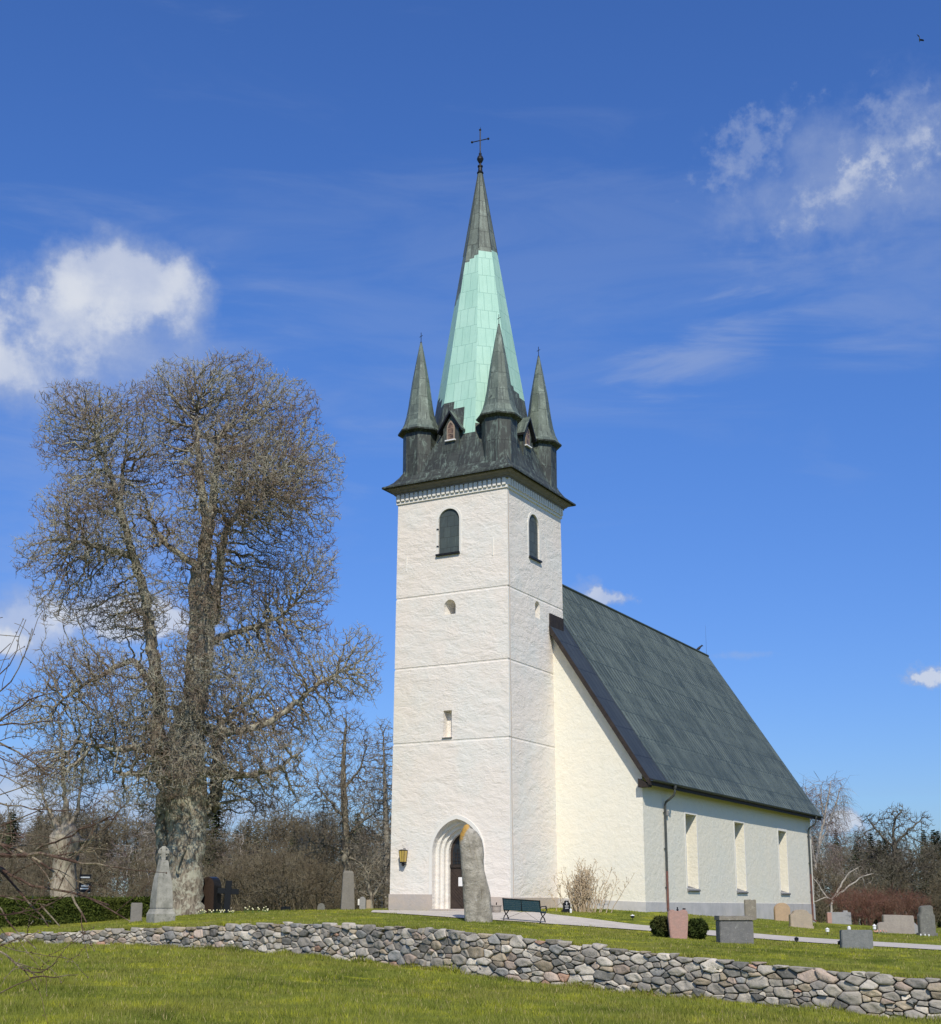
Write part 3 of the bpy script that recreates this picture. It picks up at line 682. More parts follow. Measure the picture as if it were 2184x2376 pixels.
    dormer(lambda x, d, z: L(3.18-x, d, z), 1); dormer(lambda x, d, z: L(d, 2.86+x, z), 1)
    dormer(lambda x, d, z: L(TC+x, TW-d, z), 1); dormer(lambda x, d, z: L(TW-d, TC-x, z), 1)
    # --- nave
    G0, G1, A0, A1, RA, RZ = 4.76, 34.1, -4.52, 8.02, 2.25, 16.95
    SL = (RZ-5.62)/(RA+5.05)
    SN = (RZ-5.62)/(8.5-RA)
    def rz(a): return RZ-(SL*(RA-a) if a < RA else SN*(a-RA))
    m = MB(); m.prism([L(A0, G0, -2.4), L(A0-.0, G0, rz(A0)-.40), L(RA, G0, RZ-.45), L(A1, G0, rz(A1)-.40), L(A1, G0, -2.4)], L(0, G1-G0, 0))
    nave = m.build('nave_wall', 'smooth_plaster', ch)
    wins = [(10.42, 12.02, .78, 4.42), (18.22, 19.90, .74, 4.42), (26.62, 28.36, .72, 4.36)]
    boolean(nave, [pr([L(A0-1, b0, z0), L(A0-1, b1, z0), L(A0-1, b1, z1), L(A0-1, b0, z1)], L(1.62, 0, 0)) for b0, b1, z0, z1 in wins])
    for b0, b1, z0, z1 in wins:
        m = MB(); bc = (b0+b1)/2; m.box(L(A0+.60, bc, (z0+z1)/2), (.02, b1-b0-.02, z1-z0-.02))
        wd = m.build('window', 'window_glass', ch)
        m = MB()
        for k in range(4): m.box(L(A0+.575, b0+(b1-b0)*(k/3*.96+.02), (z0+z1)/2), (.03, .05, z1-z0-.03))
        for k in range(8): m.box(L(A0+.57, bc, z0+.03+(z1-z0-.06)*k/7), (.03, b1-b0-.03, .04))
        m.build('window_frame', 'white_paint', wd)
        m = MB(); m.prism([L(A0-.10, b0-.06, z0-.06), L(A0+.56, b0-.06, z0+.16), L(A0+.56, b0-.06, z0+.02), L(A0-.02, b0-.06, z0-.16), L(A0-.10, b0-.06, z0-.12)], L(0, b1-b0+.12, 0)); m.build('sill', 'slate_sill', wd)
        m = MB(); zt = z1
        for x0, x1, za, zb in ((b0-.14, b0-.003, z0, zt+.14), (b1+.003, b1+.14, z0, zt+.14), (b0-.003, b1+.003, zt+.003, zt+.14)):
            m.box(L(A0-.003, (x0+x1)/2, (za+zb)/2), (.02, x1-x0, zb-za))
        m.build('window_trim', 'plaster_trim', wd)
    # roof
    m = MB(); B0, BV, B1 = 4.35, 6.75, 35.0
    EL, ER = -5.05, 8.5
    def P(a, b, dz=0.0): return L(a, b, rz(a)+dz)
    for a0 in (EL, ER):
        k_ = .55*(1 if a0 < RA else -1)          # slight kick at the eaves
        pts = [a0, a0+k_, RA]
        for j in range(2):
            dz0 = .05 if j == 0 else 0; dz1 = 0
            for b0, b1, mi in ((B0, BV, 1), (BV, B1, 0)):
                m.add([P(pts[j], b0, dz0), P(pts[j], b1, dz0), P(pts[j+1], b1, dz1), P(pts[j+1], b0, dz1)], [(0, 1, 2, 3)], mi)
        for b in (B0, B1): m.add([P(a0, b, .05), P(pts[1], b), P(RA, b), P(RA, b, -.36), P(a0, b, -.26)], [(0, 1, 2, 3, 4)], 2)
        m.add([P(a0, B0, .05), P(a0, B1, .05), P(a0, B1, -.26), P(a0, B0, -.26)], [(0, 1, 2, 3)], 2)
        m.add([P(a0, B0, -.26), P(a0, B1, -.26), P(RA, B1, -.36), P(RA, B0, -.36)], [(0, 1, 2, 3)], 2)
    roof = m.build('nave_roof', ['roof_copper', 'verge_copper', 'verge_wood'], ch, uv=True)
    q = MB(); q.tube([L(RA, 5.9, RZ+.02), L(RA, B1+.02, RZ+.02)], .085, 6); q.build('ridge_cap', 'green_copper', roof)
    q = MB(); q.tube([L(RA, 34.7, RZ), L(RA, 34.7, RZ+2.2)], [.010, .004], 5); q.build('lightning_rod', 'pipe_dark', roof)
    q = MB()                                  # standing seams down the slope
    for b in np.arange(BV+.02, B1, .485):
        q.prism([P(EL+.02, b-.012, .055), P(EL+.02, b+.012, .055), P(EL+.02, b+.012, .085), P(EL+.02, b-.012, .085)], np.array(P(RA-.1, b))-np.array(P(EL+.02, b))-np.array((0, 0, .05)))
    sm = q.build('standing_seam', 'roof_copper', roof, uv=True)
    q = MB(); q.box(L(-.03, 5.15, rz(0)+.02), (.16, 1.55, .9)); q.build('flashing', 'verge_wood', roof)
    # bargeboard on the gable and boxed eave end
    m = MB()
    m.prism([P(EL+.02, B0-.05, .03), P(-.1, B0-.05, .0), P(-.1, B0-.05, -.36), P(A0+.05, B0-.05, -.36), P(EL+.02, B0-.05, -.30)], L(0, .05, 0))
    m.prism([P(EL+.06, B0+.02, -.30), P(A0+.06, B0+.02, -.85), L(A0+.06, B0+.02, rz(EL)-.34), L(EL+.06, B0+.02, rz(EL)-.34)], L(0, G0-B0-.04, 0))
    m.build('bargeboard', 'verge_wood', ch)
    m = MB(); m.rings([[L(EL-.07+.085*math.cos(t), b, rz(EL)+.0+.085*math.sin(t)) for t in np.linspace(math.pi, 2*math.pi, 7)]+[L(EL-.07+.075*math.cos(t), b, rz(EL)+.0+.075*math.sin(t)) for t in np.linspace(2*math.pi, math.pi, 7)] for b in (B0+.1, B1-.1)])
    gut = m.build('gutter', 'gutter_metal', ch)
    for b, lo, brown in ((7.40, -.40, 1.55), (33.25, -1.05, 1.9)):
        m = MB(); top = rz(EL)-.06
        m.lathe(L(EL-.07, b, top-.2), [(.055, 0), (.06, .02), (.10, .1), (.10, .2)], 10, 0)
        m.tube([L(EL-.07, b, top-.15), L(EL-.07, b, top-.32), L(EL-.02, b, top-.46), L(A0-.14, b-.02, top-.78), L(A0-.10, b-.02, top-.92), L(A0-.10, b-.02, brown)], .056, 8, 0)
        m.tube([L(A0-.10, b-.02, brown-.002), L(A0-.10, b-.02, lo+.2), L(A0-.14, b-.02, lo+.1), L(A0-.32, b-.02, lo)], .058, 8, 1)
        for z in (4.3, 2.6, .8): m.box(L(A0-.05, b-.02, z), (.12, .16, .03), 0)
        m.build('downpipe', ['pipe_dark', 'pipe_brown'], ch, smooth=False)
    q = MB(); q.box(L(A0-.06, 7.72, 4.28), (.14, .20, .26)); q.build('junction_box', 'pale_grey_granite', ch, bevel=.02)
    # plinths
    m = MB(); k = K(0)+.035
    def strip(P0, P1, z0, z1, nrm, th=.035):
        p = [np.array(P0), np.array(P1)]; n = np.array(nrm)*.3
        poly = [(*p[0], -2.0), (*p[1], -2.0), (*p[1], z1), (*p[0], z0)]
        m.prism(poly, (n[0], n[1], 0))
    strip((-(TW+k), -k), (-3.842, -k), .47, .45, (0, 1)); m.build('tower_plinth', 'plinth_plaster', ch); m = MB()
    strip((-1.298, -k), (k, -k), .36, .30, (0, 1)); m.build('tower_plinth', 'plinth_plaster', ch); m = MB()
    strip((k+.001, -k+.001), (k+.001, G0-.001), .30, .32, (-1, 0)); m.build('tower_plinth', 'plinth_plaster', ch); m = MB()
    strip((-(TW+k+.001), -k+.001), (-(TW+k+.001), G0), .47, .47, (1, 0))
    m.build('tower_plinth', 'plinth_plaster', ch)
    m = MB(); strip((k+.003, G0-.035), (-A0+.035, G0-.035), .30, .11, (0, 1)); strip((-A0+.036, G0-.034), (-A0+.036, G1+.035), .11, .04, (-1, 0))
    m.build('nave_plinth', 'grey_plinth_plaster', ch)
    # cable down the south-west arris
    m = MB(); m.tube([L(-K(z)-.04+.0, .10+.02*math.sin(z), z) for z in np.linspace(19.0, -.3, 30)], .016, 5); m.build('lightning_cable', 'plinth_plaster', ch)
    # lantern by the portal
    lb = np.array(L(5.28, -.32, 1.92))
    m = MB(); m.rings([[lb+(-x, -x, 0), lb+(x, -x, 0), lb+(x, x, 0), lb+(-x, x, 0)] for x in (.10,)]+[[lb+(-x, -x, .5), lb+(x, -x, .5), lb+(x, x, .5), lb+(-x, x, .5)] for x in (.145,)], 0)
    ln = m.build('wall_lantern', 'amber_glass', ch)
    m = MB()
    for sx in (-1, 1):
        for sy in (-1, 1): m.tube([lb+(sx*.103, sy*.103, -.01), lb+(sx*.148, sy*.148, .51)], .013, 4)
    m.tube([lb+(0, -.105, 0), lb+(0, -.15, .5)], .010, 4)
    m.rings([[lb+(-x, -x, z), lb+(x, -x, z), lb+(x, x, z), lb+(-x, x, z)] for x, z in ((.155, .505), (.155, .525), (.08, .56))])
    m.box(lb+(0, 0, -.03), (.24, .24, .05)); m.ball(lb+(0, 0, -.12), .08, 8, 6); m.tube([lb+(0, .05, -.12), lb+(0, .3, -.12)], .02, 5); m.tube([lb+(0, 0, .6), lb+(0, .3, .6)], .015, 5)
    m.build('lantern_frame', 'black_iron', ln)
    return ch
CHURCH = build_church()

# ------------------------------------------------------------------ dry-stone wall
def make_wall():
    rg = np.random.default_rng(5)
    us = np.interp(np.linspace(1.3, len(WU)-2, 700), np.arange(len(WU)), WU)
    X = us*(wall_y(us)+FAN); Yw = wall_y(us); d = np.concatenate([[0], np.cumsum(np.hypot(np.diff(X), np.diff(Yw)))]); S = d[-1]
    def frame(s):
        x, y = np.interp(s, d, X), np.interp(s, d, Yw); e = .3
        tx, ty = np.interp(s+e, d, X)-np.interp(s-e, d, X), np.interp(s+e, d, Yw)-np.interp(s-e, d, Yw); n = math.hypot(tx, ty)
        u = x/(y+FAN); return x, y, tx/n, ty/n, float(wall_bot(u)), float(wall_top(u))
    pts = []
    cell = {}
    def ok(x, y, r):
        gx, gy = int(x*2), int(y*2)
        for i in range(gx-2, gx+3):
            for j in range(gy-2, gy+3):
                for (a, b, q) in cell.get((i, j), ()):
                    if math.hypot((x-a)*.66, (y-b)*1.3) < (r+q)*.70: return False
        return True
    for r0, r1, tries in ((.24, .33, 220), (.16, .24, 2200), (.10, .16, 6000), (.055, .085, 2600), (.04, .05, 1500)):
        for _ in range(tries):
            s = rg.uniform(0, S); h = frame(s)[5]-frame(s)[4] if False else None
            x, y, tx, ty, b, tp = frame(s); hh = tp-b; v = rg.uniform(-.05, hh); r = rg.uniform(r0, r1)
            if r > hh*.46 and r > .13: continue
            if ok(s, v, r): pts.append((s, v, r)); cell.setdefault((int(s*2), int(v*2)), []).append((s, v, r))
    P = np.array(pts); kd = KDTree(len(P))
    for i, p in enumerate(P): kd.insert((p[0], p[1], 0), i)
    kd.balance()
    V = []; FQ = []; FT = []; TN = []; nv = 0
    pal = [((.29, .275, .25), 5), ((.38, .36, .325), 6), ((.22, .21, .195), 3.5), ((.16, .16, .152), 2), ((.38, .315, .27), 1.2), ((.43, .28, .21), .25), ((.48, .45, .40), 3), ((.33, .285, .22), 3), ((.26, .265, .265), 1.5)]
    pw = np.array([p[1] for p in pal]); pw = pw/pw.sum()
    for i, (s, v, r) in enumerate(P):
        x, y, tx, ty, b, tp = frame(s); hh = tp-b
        poly = [(-.7, -.6), (.7, -.6), (.7, .6), (-.7, .6)]
        def clip(poly, nx, ny, c):
            out = []
            for k in range(len(poly)):
                p, q = poly[k], poly[(k+1) % len(poly)]; dp, dq = p[0]*nx+p[1]*ny-c, q[0]*nx+q[1]*ny-c
                if dp <= 0: out.append(p)
                if dp*dq < 0: tt = dp/(dp-dq); out.append((p[0]+(q[0]-p[0])*tt, p[1]+(q[1]-p[1])*tt))
            return out
        for co, j, dd in kd.find_n((s, v, 0), 22):
            if j == i: continue
            dx, dy = (P[j, 0]-s)*.66, (P[j, 1]-v)*1.3; D2 = dx*dx+dy*dy; D = math.sqrt(D2)
            c = (D2+.3*(r*r-P[j, 2]**2))/(2*D)-.003
            poly = clip(poly, dx/D*.66, dy/D*1.3, c)
            if len(poly) < 3: break
        if len(poly) < 3: continue
        top = hh-v+rg.uniform(-.07, .06); poly = clip(poly, 0, 1, top); poly = clip(poly, 0, -1, v+.28)
        if len(poly) < 3: continue
        A = np.array(poly); cc = A.mean(0); ext = np.ptp(A, axis=0)
        if min(ext) < .03: continue
        A = cc+(A-cc)*(1-min(.10, .006/max(min(ext)*.5, .02)))
        # drop very short edges, then one rounding pass and a little wobble
        for rep in range(1):
            B = np.roll(A, -1, 0); kq = .11
            A = np.stack([A*(1-kq)+B*kq, A*kq+B*(1-kq)], 1).reshape(-1, 2)
        cc = A.mean(0); size = math.sqrt(abs(ext[0]*ext[1]))
        A = A+rg.normal(0, .004+.008*size, A.shape)
        n = len(A); bulge = rg.uniform(.012, .04)*(.5+size); sd_ = rg.uniform(0, 90); off = rg.normal(0, .022); tilt = rg.normal(0, .16, 2)
        rings = [(1.0, .20), (1.0, .03), (.975, .0), (.90, -.75*bulge), (.60, -bulge), (.28, -bulge)]
        base = nv
        for k, (sc, dep) in enumerate(rings):
            Q = cc+(A-cc)*sc; zz = np.full(n, dep+off)
            if k >= 2: zz = zz+((Q-cc)@tilt)*.6+np.array([mnoise.noise((q[0]*5/(.5+size)+sd_, q[1]*5/(.5+size), sd_)) for q in Q])*(.02+.09*size)*(1 if k > 2 else .3)
            wx = x+(Q[:, 0])*tx+zz*(-ty); wy = y+Q[:, 0]*ty+zz*tx; wz = b+v+Q[:, 1]
            # follow the slope of the wall along its run
            b2 = np.array([frame(s+qq)[4] for qq in (-.3, .3)]); wz = wz+Q[:, 0]*(b2[1]-b2[0])/.6
            V.append(np.stack([wx, wy, wz], 1)); nv += n
        cen = V[-1].mean(0); V.append(cen[None]); nv += 1
        for k in range(len(rings)-1):
            a = base+k*n+np.arange(n); a2 = base+k*n+(np.arange(n)+1) % n
            FQ.append(np.stack([a, a2, a2+n, a+n], 1))
        a = base+(len(rings)-1)*n; FT.append(np.stack([a+np.arange(n), a+(np.arange(n)+1) % n, np.full(n, nv-1)], 1))
        tn = np.array(pal[rg.choice(len(pal), p=pw)][0])*rg.uniform(.85, 1.6)*np.array([1.05, 1.01, .93])
        TN.append(np.repeat(tn[None], nv-base, 0))
    V = np.concatenate(V); FQ = np.concatenate(FQ); FT = np.concatenate(FT); ns = len(FQ)+len(FT)
    # earth and rubble core behind the face
    ss = np.linspace(0, S, 160); C = []
    for s in ss:
        x, y, tx, ty, b, tp = frame(s)
        for dep, z in ((.07, b-.6), (.07, tp-.09), (.55, tp-.09), (.55, b-.6)): C.append((x-ty*dep, y+tx*dep, z))
    C = np.array(C); k = np.arange(len(ss)-1)*4+len(V); CQ = np.concatenate([np.stack([k+j, k+(j+1) % 4, k+4+(j+1) % 4, k+4+j], 1) for j in range(4)])
    o = np_mesh('stone_wall', np.concatenate([V, C]), [(4, FQ), (3, FT), (4, CQ)], ['field_stone', 'wall_core'], attrs={'tone': np.concatenate(TN+[np.full((len(C), 3), .04)])},
                mi=np.concatenate([np.zeros(ns), np.ones(len(CQ))]))
    tag(o, 'long dry stone retaining wall of grey and pinkish field stones between the two lawns', 'stone wall')
make_wall()

# ------------------------------------------------------------------ grass
def make_grass():
    rg = np.random.default_rng(3)
    def blades(n, ya, yb, zf, front, h0, h1, name, tuft=False):
        Y = ya*(yb/ya)**rg.random(n*3); X = (rg.random(n*3)*2-1)*(.46*Y+3)
        yw = wall_y(X/(Y+FAN)); k = (Y < yw-.02) if front else (Y > yw+.25)
        X, Y = X[k][:n], Y[k][:n]
        if not front:
            q = np.stack([X-CORN[0], Y-CORN[1]], 1); a, b = q@E1[:2], q@E2[:2]
            k = ~(((a > -.35) & (a < 6.5) & (b > -.25) & (b < 7)) | ((a > -4.7) & (a < 8.3) & (b > 4.6) & (b < 34.3)))
            # keep the gravel clear
            from bisect import bisect
            kp = np.ones(len(X), bool)
            xm = np.minimum(PATH_A[:, 0], PATH_B[:, 0]).min()
            pa = np.interp(X, PATH_A[:, 0], PATH_A[:, 1]); pb = np.interp(X, PATH_B[:, 0], PATH_B[:, 1])
            on = (X > xm) & (Y > pb+rg.normal(0, .03, len(X))) & (Y < pa+rg.normal(0, .03, len(X)))
            k &= ~on; X, Y = X[k], Y[k]
        if tuft:
            X = rg.uniform(-26, 17, n); Y = wall_y(X/(Y[:n].mean()+FAN)); 
            for _ in range(4): Y = wall_y(X/(Y+FAN))
            X = X+rg.normal(0, .02, n); Y = Y+(-.10-np.abs(rg.normal(0, .07, n)) if front else .20+np.abs(rg.normal(0, .10, n)))
            kk = np.array([mnoise.noise((x*1.1, 3.3, 0)) for x in X]) > rg.uniform(-.35, .25, n); X, Y = X[kk], Y[kk]
        m = len(X); Z = zf(X, Y)
        cl = np.array([mnoise.noise((x*.9, y*.9, 0)) for x, y in zip(X[:m:1], Y[:m:1])])
        h = rg.uniform(h0, h1, m)*np.clip(1+1.3*cl, .35, 2.2); wd = np.maximum(.010, Y*.00055)*rg.uniform(.7, 1.4, m); az = rg.uniform(0, math.tau, m); la = rg.uniform(0, math.tau, m); ln = h*rg.uniform(.1, .8, m)
        dx, dy = np.cos(az)*wd*.5, np.sin(az)*wd*.5
        A = np.stack([X-dx, Y-dy, Z-.01], 1); B = np.stack([X+dx, Y+dy, Z-.01], 1)
        T = np.stack([X+np.cos(la)*ln, Y+np.sin(la)*ln, Z+h], 1)
        V = np.stack([A, B, T], 1).reshape(-1, 3); f = np.arange(3*m).reshape(-1, 3)
        tn = np.repeat(rg.random(m)**1.6, 3)
        o = np_mesh(name, V, [(3, f)], 'grass_blade', attrs={'tint': tn}); o['kind'] = 'stuff'
    blades(300000, 15, 64, lawn, True, .045, .11, 'lawn_grass')
    blades(150000, 31, 72, yard, False, .03, .065, 'churchyard_grass')
    blades(16000, 30, 64, lawn, True, .08, .20, 'wall_foot_grass', True)
    blades(14000, 31, 64, yard, False, .05, .13, 'wall_top_grass', True)
make_grass()

# ------------------------------------------------------------------ bare trees: space colonisation
def colonise(attr, seeds, D=.25, dk=.42, iters=140, jit=.35, up=.0, rg=None, maxn=45000):
    """seeds: list of (pts, radii, parent_index or -1) -> node positions, parents, minimum radii"""
    pos = []; par = []; rmin = []
    for pts, rad, p in seeds:
        for k, q in enumerate(pts):
            pos.append(np.array(q, float)); par.append(p if k == 0 else len(pos)-2); rmin.append(rad[k] if k < len(rad) else rad[-1])
    A = np.array(attr); nA = len(A); alive = np.ones(nA, bool); best = np.full(nA, 1e9); near = np.zeros(nA, int)
    kd = KDTree(len(pos))
    for i, q in enumerate(pos): kd.insert(q, i)
    kd.balance()
    for i in range(nA):
        c, j, d = kd.find(A[i]); best[i] = d; near[i] = j
    alive &= best > dk*.5
    nch = {}
    for it in range(iters):
        idx = np.nonzero(alive)[0]
        if len(idx) == 0 or len(pos) > maxn: break
        P = np.array(pos); d = A[idx]-P[near[idx]]; d /= np.linalg.norm(d, axis=1)[:, None]+1e-9
        acc = np.zeros((len(pos), 3)); np.add.at(acc, near[idx], d)
        un = np.unique(near[idx]); new = []
        for j in un:
            v = acc[j]; n = np.linalg.norm(v)
            if n < 1e-6: v = rg.normal(0, 1, 3); n = np.linalg.norm(v)
            if nch.get(j, 0) > 4: continue
            v = v/n+rg.normal(0, jit, 3)*.6; v[2] += up; v /= np.linalg.norm(v)
            new.append((pos[j]+v*D, j)); nch[j] = nch.get(j, 0)+1
        if not new: break
        kd = KDTree(len(new)); b = len(pos)
        for k, (q, j) in enumerate(new): pos.append(q); par.append(j); rmin.append(0.0); kd.insert(q, b+k)
        kd.balance()
        for i in idx:
            c, j, dd = kd.find(A[i])
            if dd < best[i]: best[i] = dd; near[i] = j
        alive &= best > dk
    return np.array(pos), np.array(par), np.array(rmin)
def tree_mesh(pos, par, rmin, name_parent, bark_m, tip=.012, pw=2.4, split=.11, twigs=2, tw_len=(.22, .5), tw_r=.009, rg=None, up=.35, droop=0.0, one=False, tip_red=True):
    n = len(pos); r = np.zeros(n); acc = np.zeros(n); kids = [[] for _ in range(n)]
    for i in range(n):
        if par[i] >= 0: kids[par[i]].append(i)
    order = np.arange(n)[::-1]               # a child always has a higher index than its parent
    for i in order:
        rr = (acc[i]**(1/pw)) if acc[i] > 0 else tip
        r[i] = rmin[i] if rmin[i] > 0 else rr
        if par[i] >= 0: acc[par[i]] += max(rr, tip)**pw
    for i in range(n):
        if par[i] >= 0 and rmin[i] == 0: r[i] = max(min(r[i], r[par[i]]*.92), tip*.8)
    buckets = {0: [[], [], [], 0], 1: [[], [], [], 0]}   # trunk, crown: verts, quads, thin
    def emit(b, pts, rad, ns, thin):
        B = buckets[b]; P = np.array(pts); m = len(P)
        T = np.gradient(P, axis=0); T /= np.linalg.norm(T, axis=1)[:, None]+1e-9
        ref = np.array([.31, .17, .93]) if abs(T[0][2]) < .85 else np.array([.93, .2, .1])
        U = np.cross(T, ref); U /= np.linalg.norm(U, axis=1)[:, None]+1e-9; W = np.cross(T, U)
        a = np.arange(ns)*math.tau/ns; rad = np.array(rad)[:, None, None]
        if b == 0 and ns >= 9:               # fluted old stems
            ph = rg.uniform(0, 6); rad = rad*(1+.10*np.sin(a*3+ph)+.07*np.sin(a*5+2*ph))[None, :, None]*(1+rg.normal(0, .035, (m, ns)))[:, :, None]
        Vv = P[:, None]+(U[:, None]*np.cos(a)[None, :, None]+W[:, None]*np.sin(a)[None, :, None])*rad
        k = np.arange(m-1)[:, None]*ns; j = np.arange(ns)[None]; j2 = (j+1) % ns
        q = np.stack([k+j, k+j2, k+ns+j2, k+ns+j], -1).reshape(-1, 4)+B[3]
        B[0].append(Vv.reshape(-1, 3)); B[1].append(q); B[2].append(np.full(m*ns, thin)); B[3] += m*ns
    stack = [i for i in range(n) if par[i] < 0]; starts = [(i, None) for i in stack]
    while starts:
        i, p = starts.pop(); ch = [i]; cur = i
        while kids[cur]:
            ks = sorted(kids[cur], key=lambda q: -r[q])
            for q in ks[1:]: starts.append((q, cur))
            cur = ks[0]; ch.append(cur)
        pts = [pos[p]] if p is not None else []; rad = [min(r[p], r[i]*1.15)] if p is not None else []
        pts += [pos[q] for q in ch]; rad += [r[q] for q in ch]
        # cut the chain where it gets thin enough to be crown
        if len(pts) < 2: continue
        seg = [0 if (q > split and not one) else 1 for q in rad]
        a = 0
        while a < len(pts)-1:
            b = a
            lev = lambda q: 12 if q > .22 else 8 if q > .1 else 5 if q > .035 else 3
            while b < len(pts)-1 and seg[b+1] == seg[a] and lev(rad[b+1]) == lev(rad[a]): b += 1
            e = min(b+1, len(pts)-1)
            emit(seg[a], pts[a:e+1], rad[a:e+1], lev(rad[a]), 1.0 if rad[a] < tip*1.6 else .55 if rad[a] < tip*3 else 0.0)
            a = e
    # short knobbly twigs on everything thin
    cand = np.nonzero(r < tip*2.6)[0]
    if twigs and len(cand):
        c = np.repeat(cand, twigs); m = len(c); pr_ = np.where(par[c] >= 0, par[c], c); base = pos[c]
        dr = pos[c]-pos[pr_]; dr /= np.linalg.norm(dr, axis=1)[:, None]+1e-9
        v = dr*.5+rg.normal(0, .62, (m, 3)); v[:, 2] += up-droop; v /= np.linalg.norm(v, axis=1)[:, None]
        l = rg.uniform(*tw_len, m)[:, None]; v2 = v+rg.normal(0, .32, (m, 3)); v2[:, 2] += up*.6-droop*1.5; v2 /= np.linalg.norm(v2, axis=1)[:, None]
        m1 = base+v*l*.5; t1 = m1+v2*l*.5; rr = (tw_r*rg.uniform(.7, 1.3, m))[:, None]
        s1 = np.cross(v, rg.normal(0, 1, (m, 3))); s1 /= np.linalg.norm(s1, axis=1)[:, None]; s2 = np.cross(v, s1)
        R3 = [s1*math.cos(a)+s2*math.sin(a) for a in (0, 2.09, 4.19)]
        Vt = np.stack([base+q*rr for q in R3]+[m1+q*rr*.8 for q in R3]+[t1], 1).reshape(-1, 3)
        k = np.arange(m)[:, None]*7
        q = np.concatenate([k+np.array([[j, (j+1) % 3, 3+(j+1) % 3, 3+j]]) for j in range(3)]); tr = np.concatenate([k+np.array([[3+j, 3+(j+1) % 3, 6]]) for j in range(3)])
        tw = (Vt, q, tr)
    else: tw = None
    for b, nm in ((0, 'trunk'), (1, 'crown')):
        B = buckets[b]
        if not B[0]: continue
        V = np.concatenate(B[0]); Q = np.concatenate(B[1]); th = np.concatenate(B[2]); fs = [(4, Q)]
        if b == 1 and tw is not None:
            fs = [(4, np.concatenate([Q, tw[1]+len(V)])), (3, tw[2]+len(V))]; th = np.concatenate([th, np.full(len(tw[0]), 1.0)]); V = np.concatenate([V, tw[0]])
        if one: return np_mesh(name_parent, V, fs, bark_m, None, attrs={'thin': th}, smooth=True)
        np_mesh(nm, V, fs, bark_m, name_parent, attrs={'thin': th}, smooth=True)
def blob_pts(blobs, per, rg, shell=.55):
    """blobs: (centre xyz, radii xyz)"""
    out = []
    vol = np.array([b[1][0]*b[1][1]*b[1][2] for b in blobs])**.80; cnt = (per*vol/vol.sum()).astype(int)
    for (c, r), k in zip(blobs, cnt):
        v = rg.normal(0, 1, (k, 3)); v /= np.linalg.norm(v, axis=1)[:, None]
        rad = 1-(1-shell*0)*rg.random(k)**1.6*.75
        ph = rg.uniform(0, 40, 3); wob = np.array([mnoise.noise((q[0]*2.1+ph[0], q[1]*2.1+ph[1], q[2]*2.1+ph[2])) for q in v])
        out.append(np.array(c)+v*(rad*(1+.30*wob))[:, None]*np.array(r))
    return np.concatenate(out)
def smooth_line(pts, rad, step=.28):
    P = np.array(pts, float); rd = np.array(rad, float)
    d = np.concatenate([[0], np.cumsum(np.linalg.norm(np.diff(P, axis=0), axis=1))]); n = max(2, int(d[-1]/step)+1); s = np.linspace(0, d[-1], n)
    Q = np.stack([np.interp(s, d, P[:, k]) for k in range(3)], 1)
    for _ in range(3): Q[1:-1] = (Q[:-2]+2*Q[1:-1]+Q[2:])/4
    return Q, np.interp(s, d, rd)

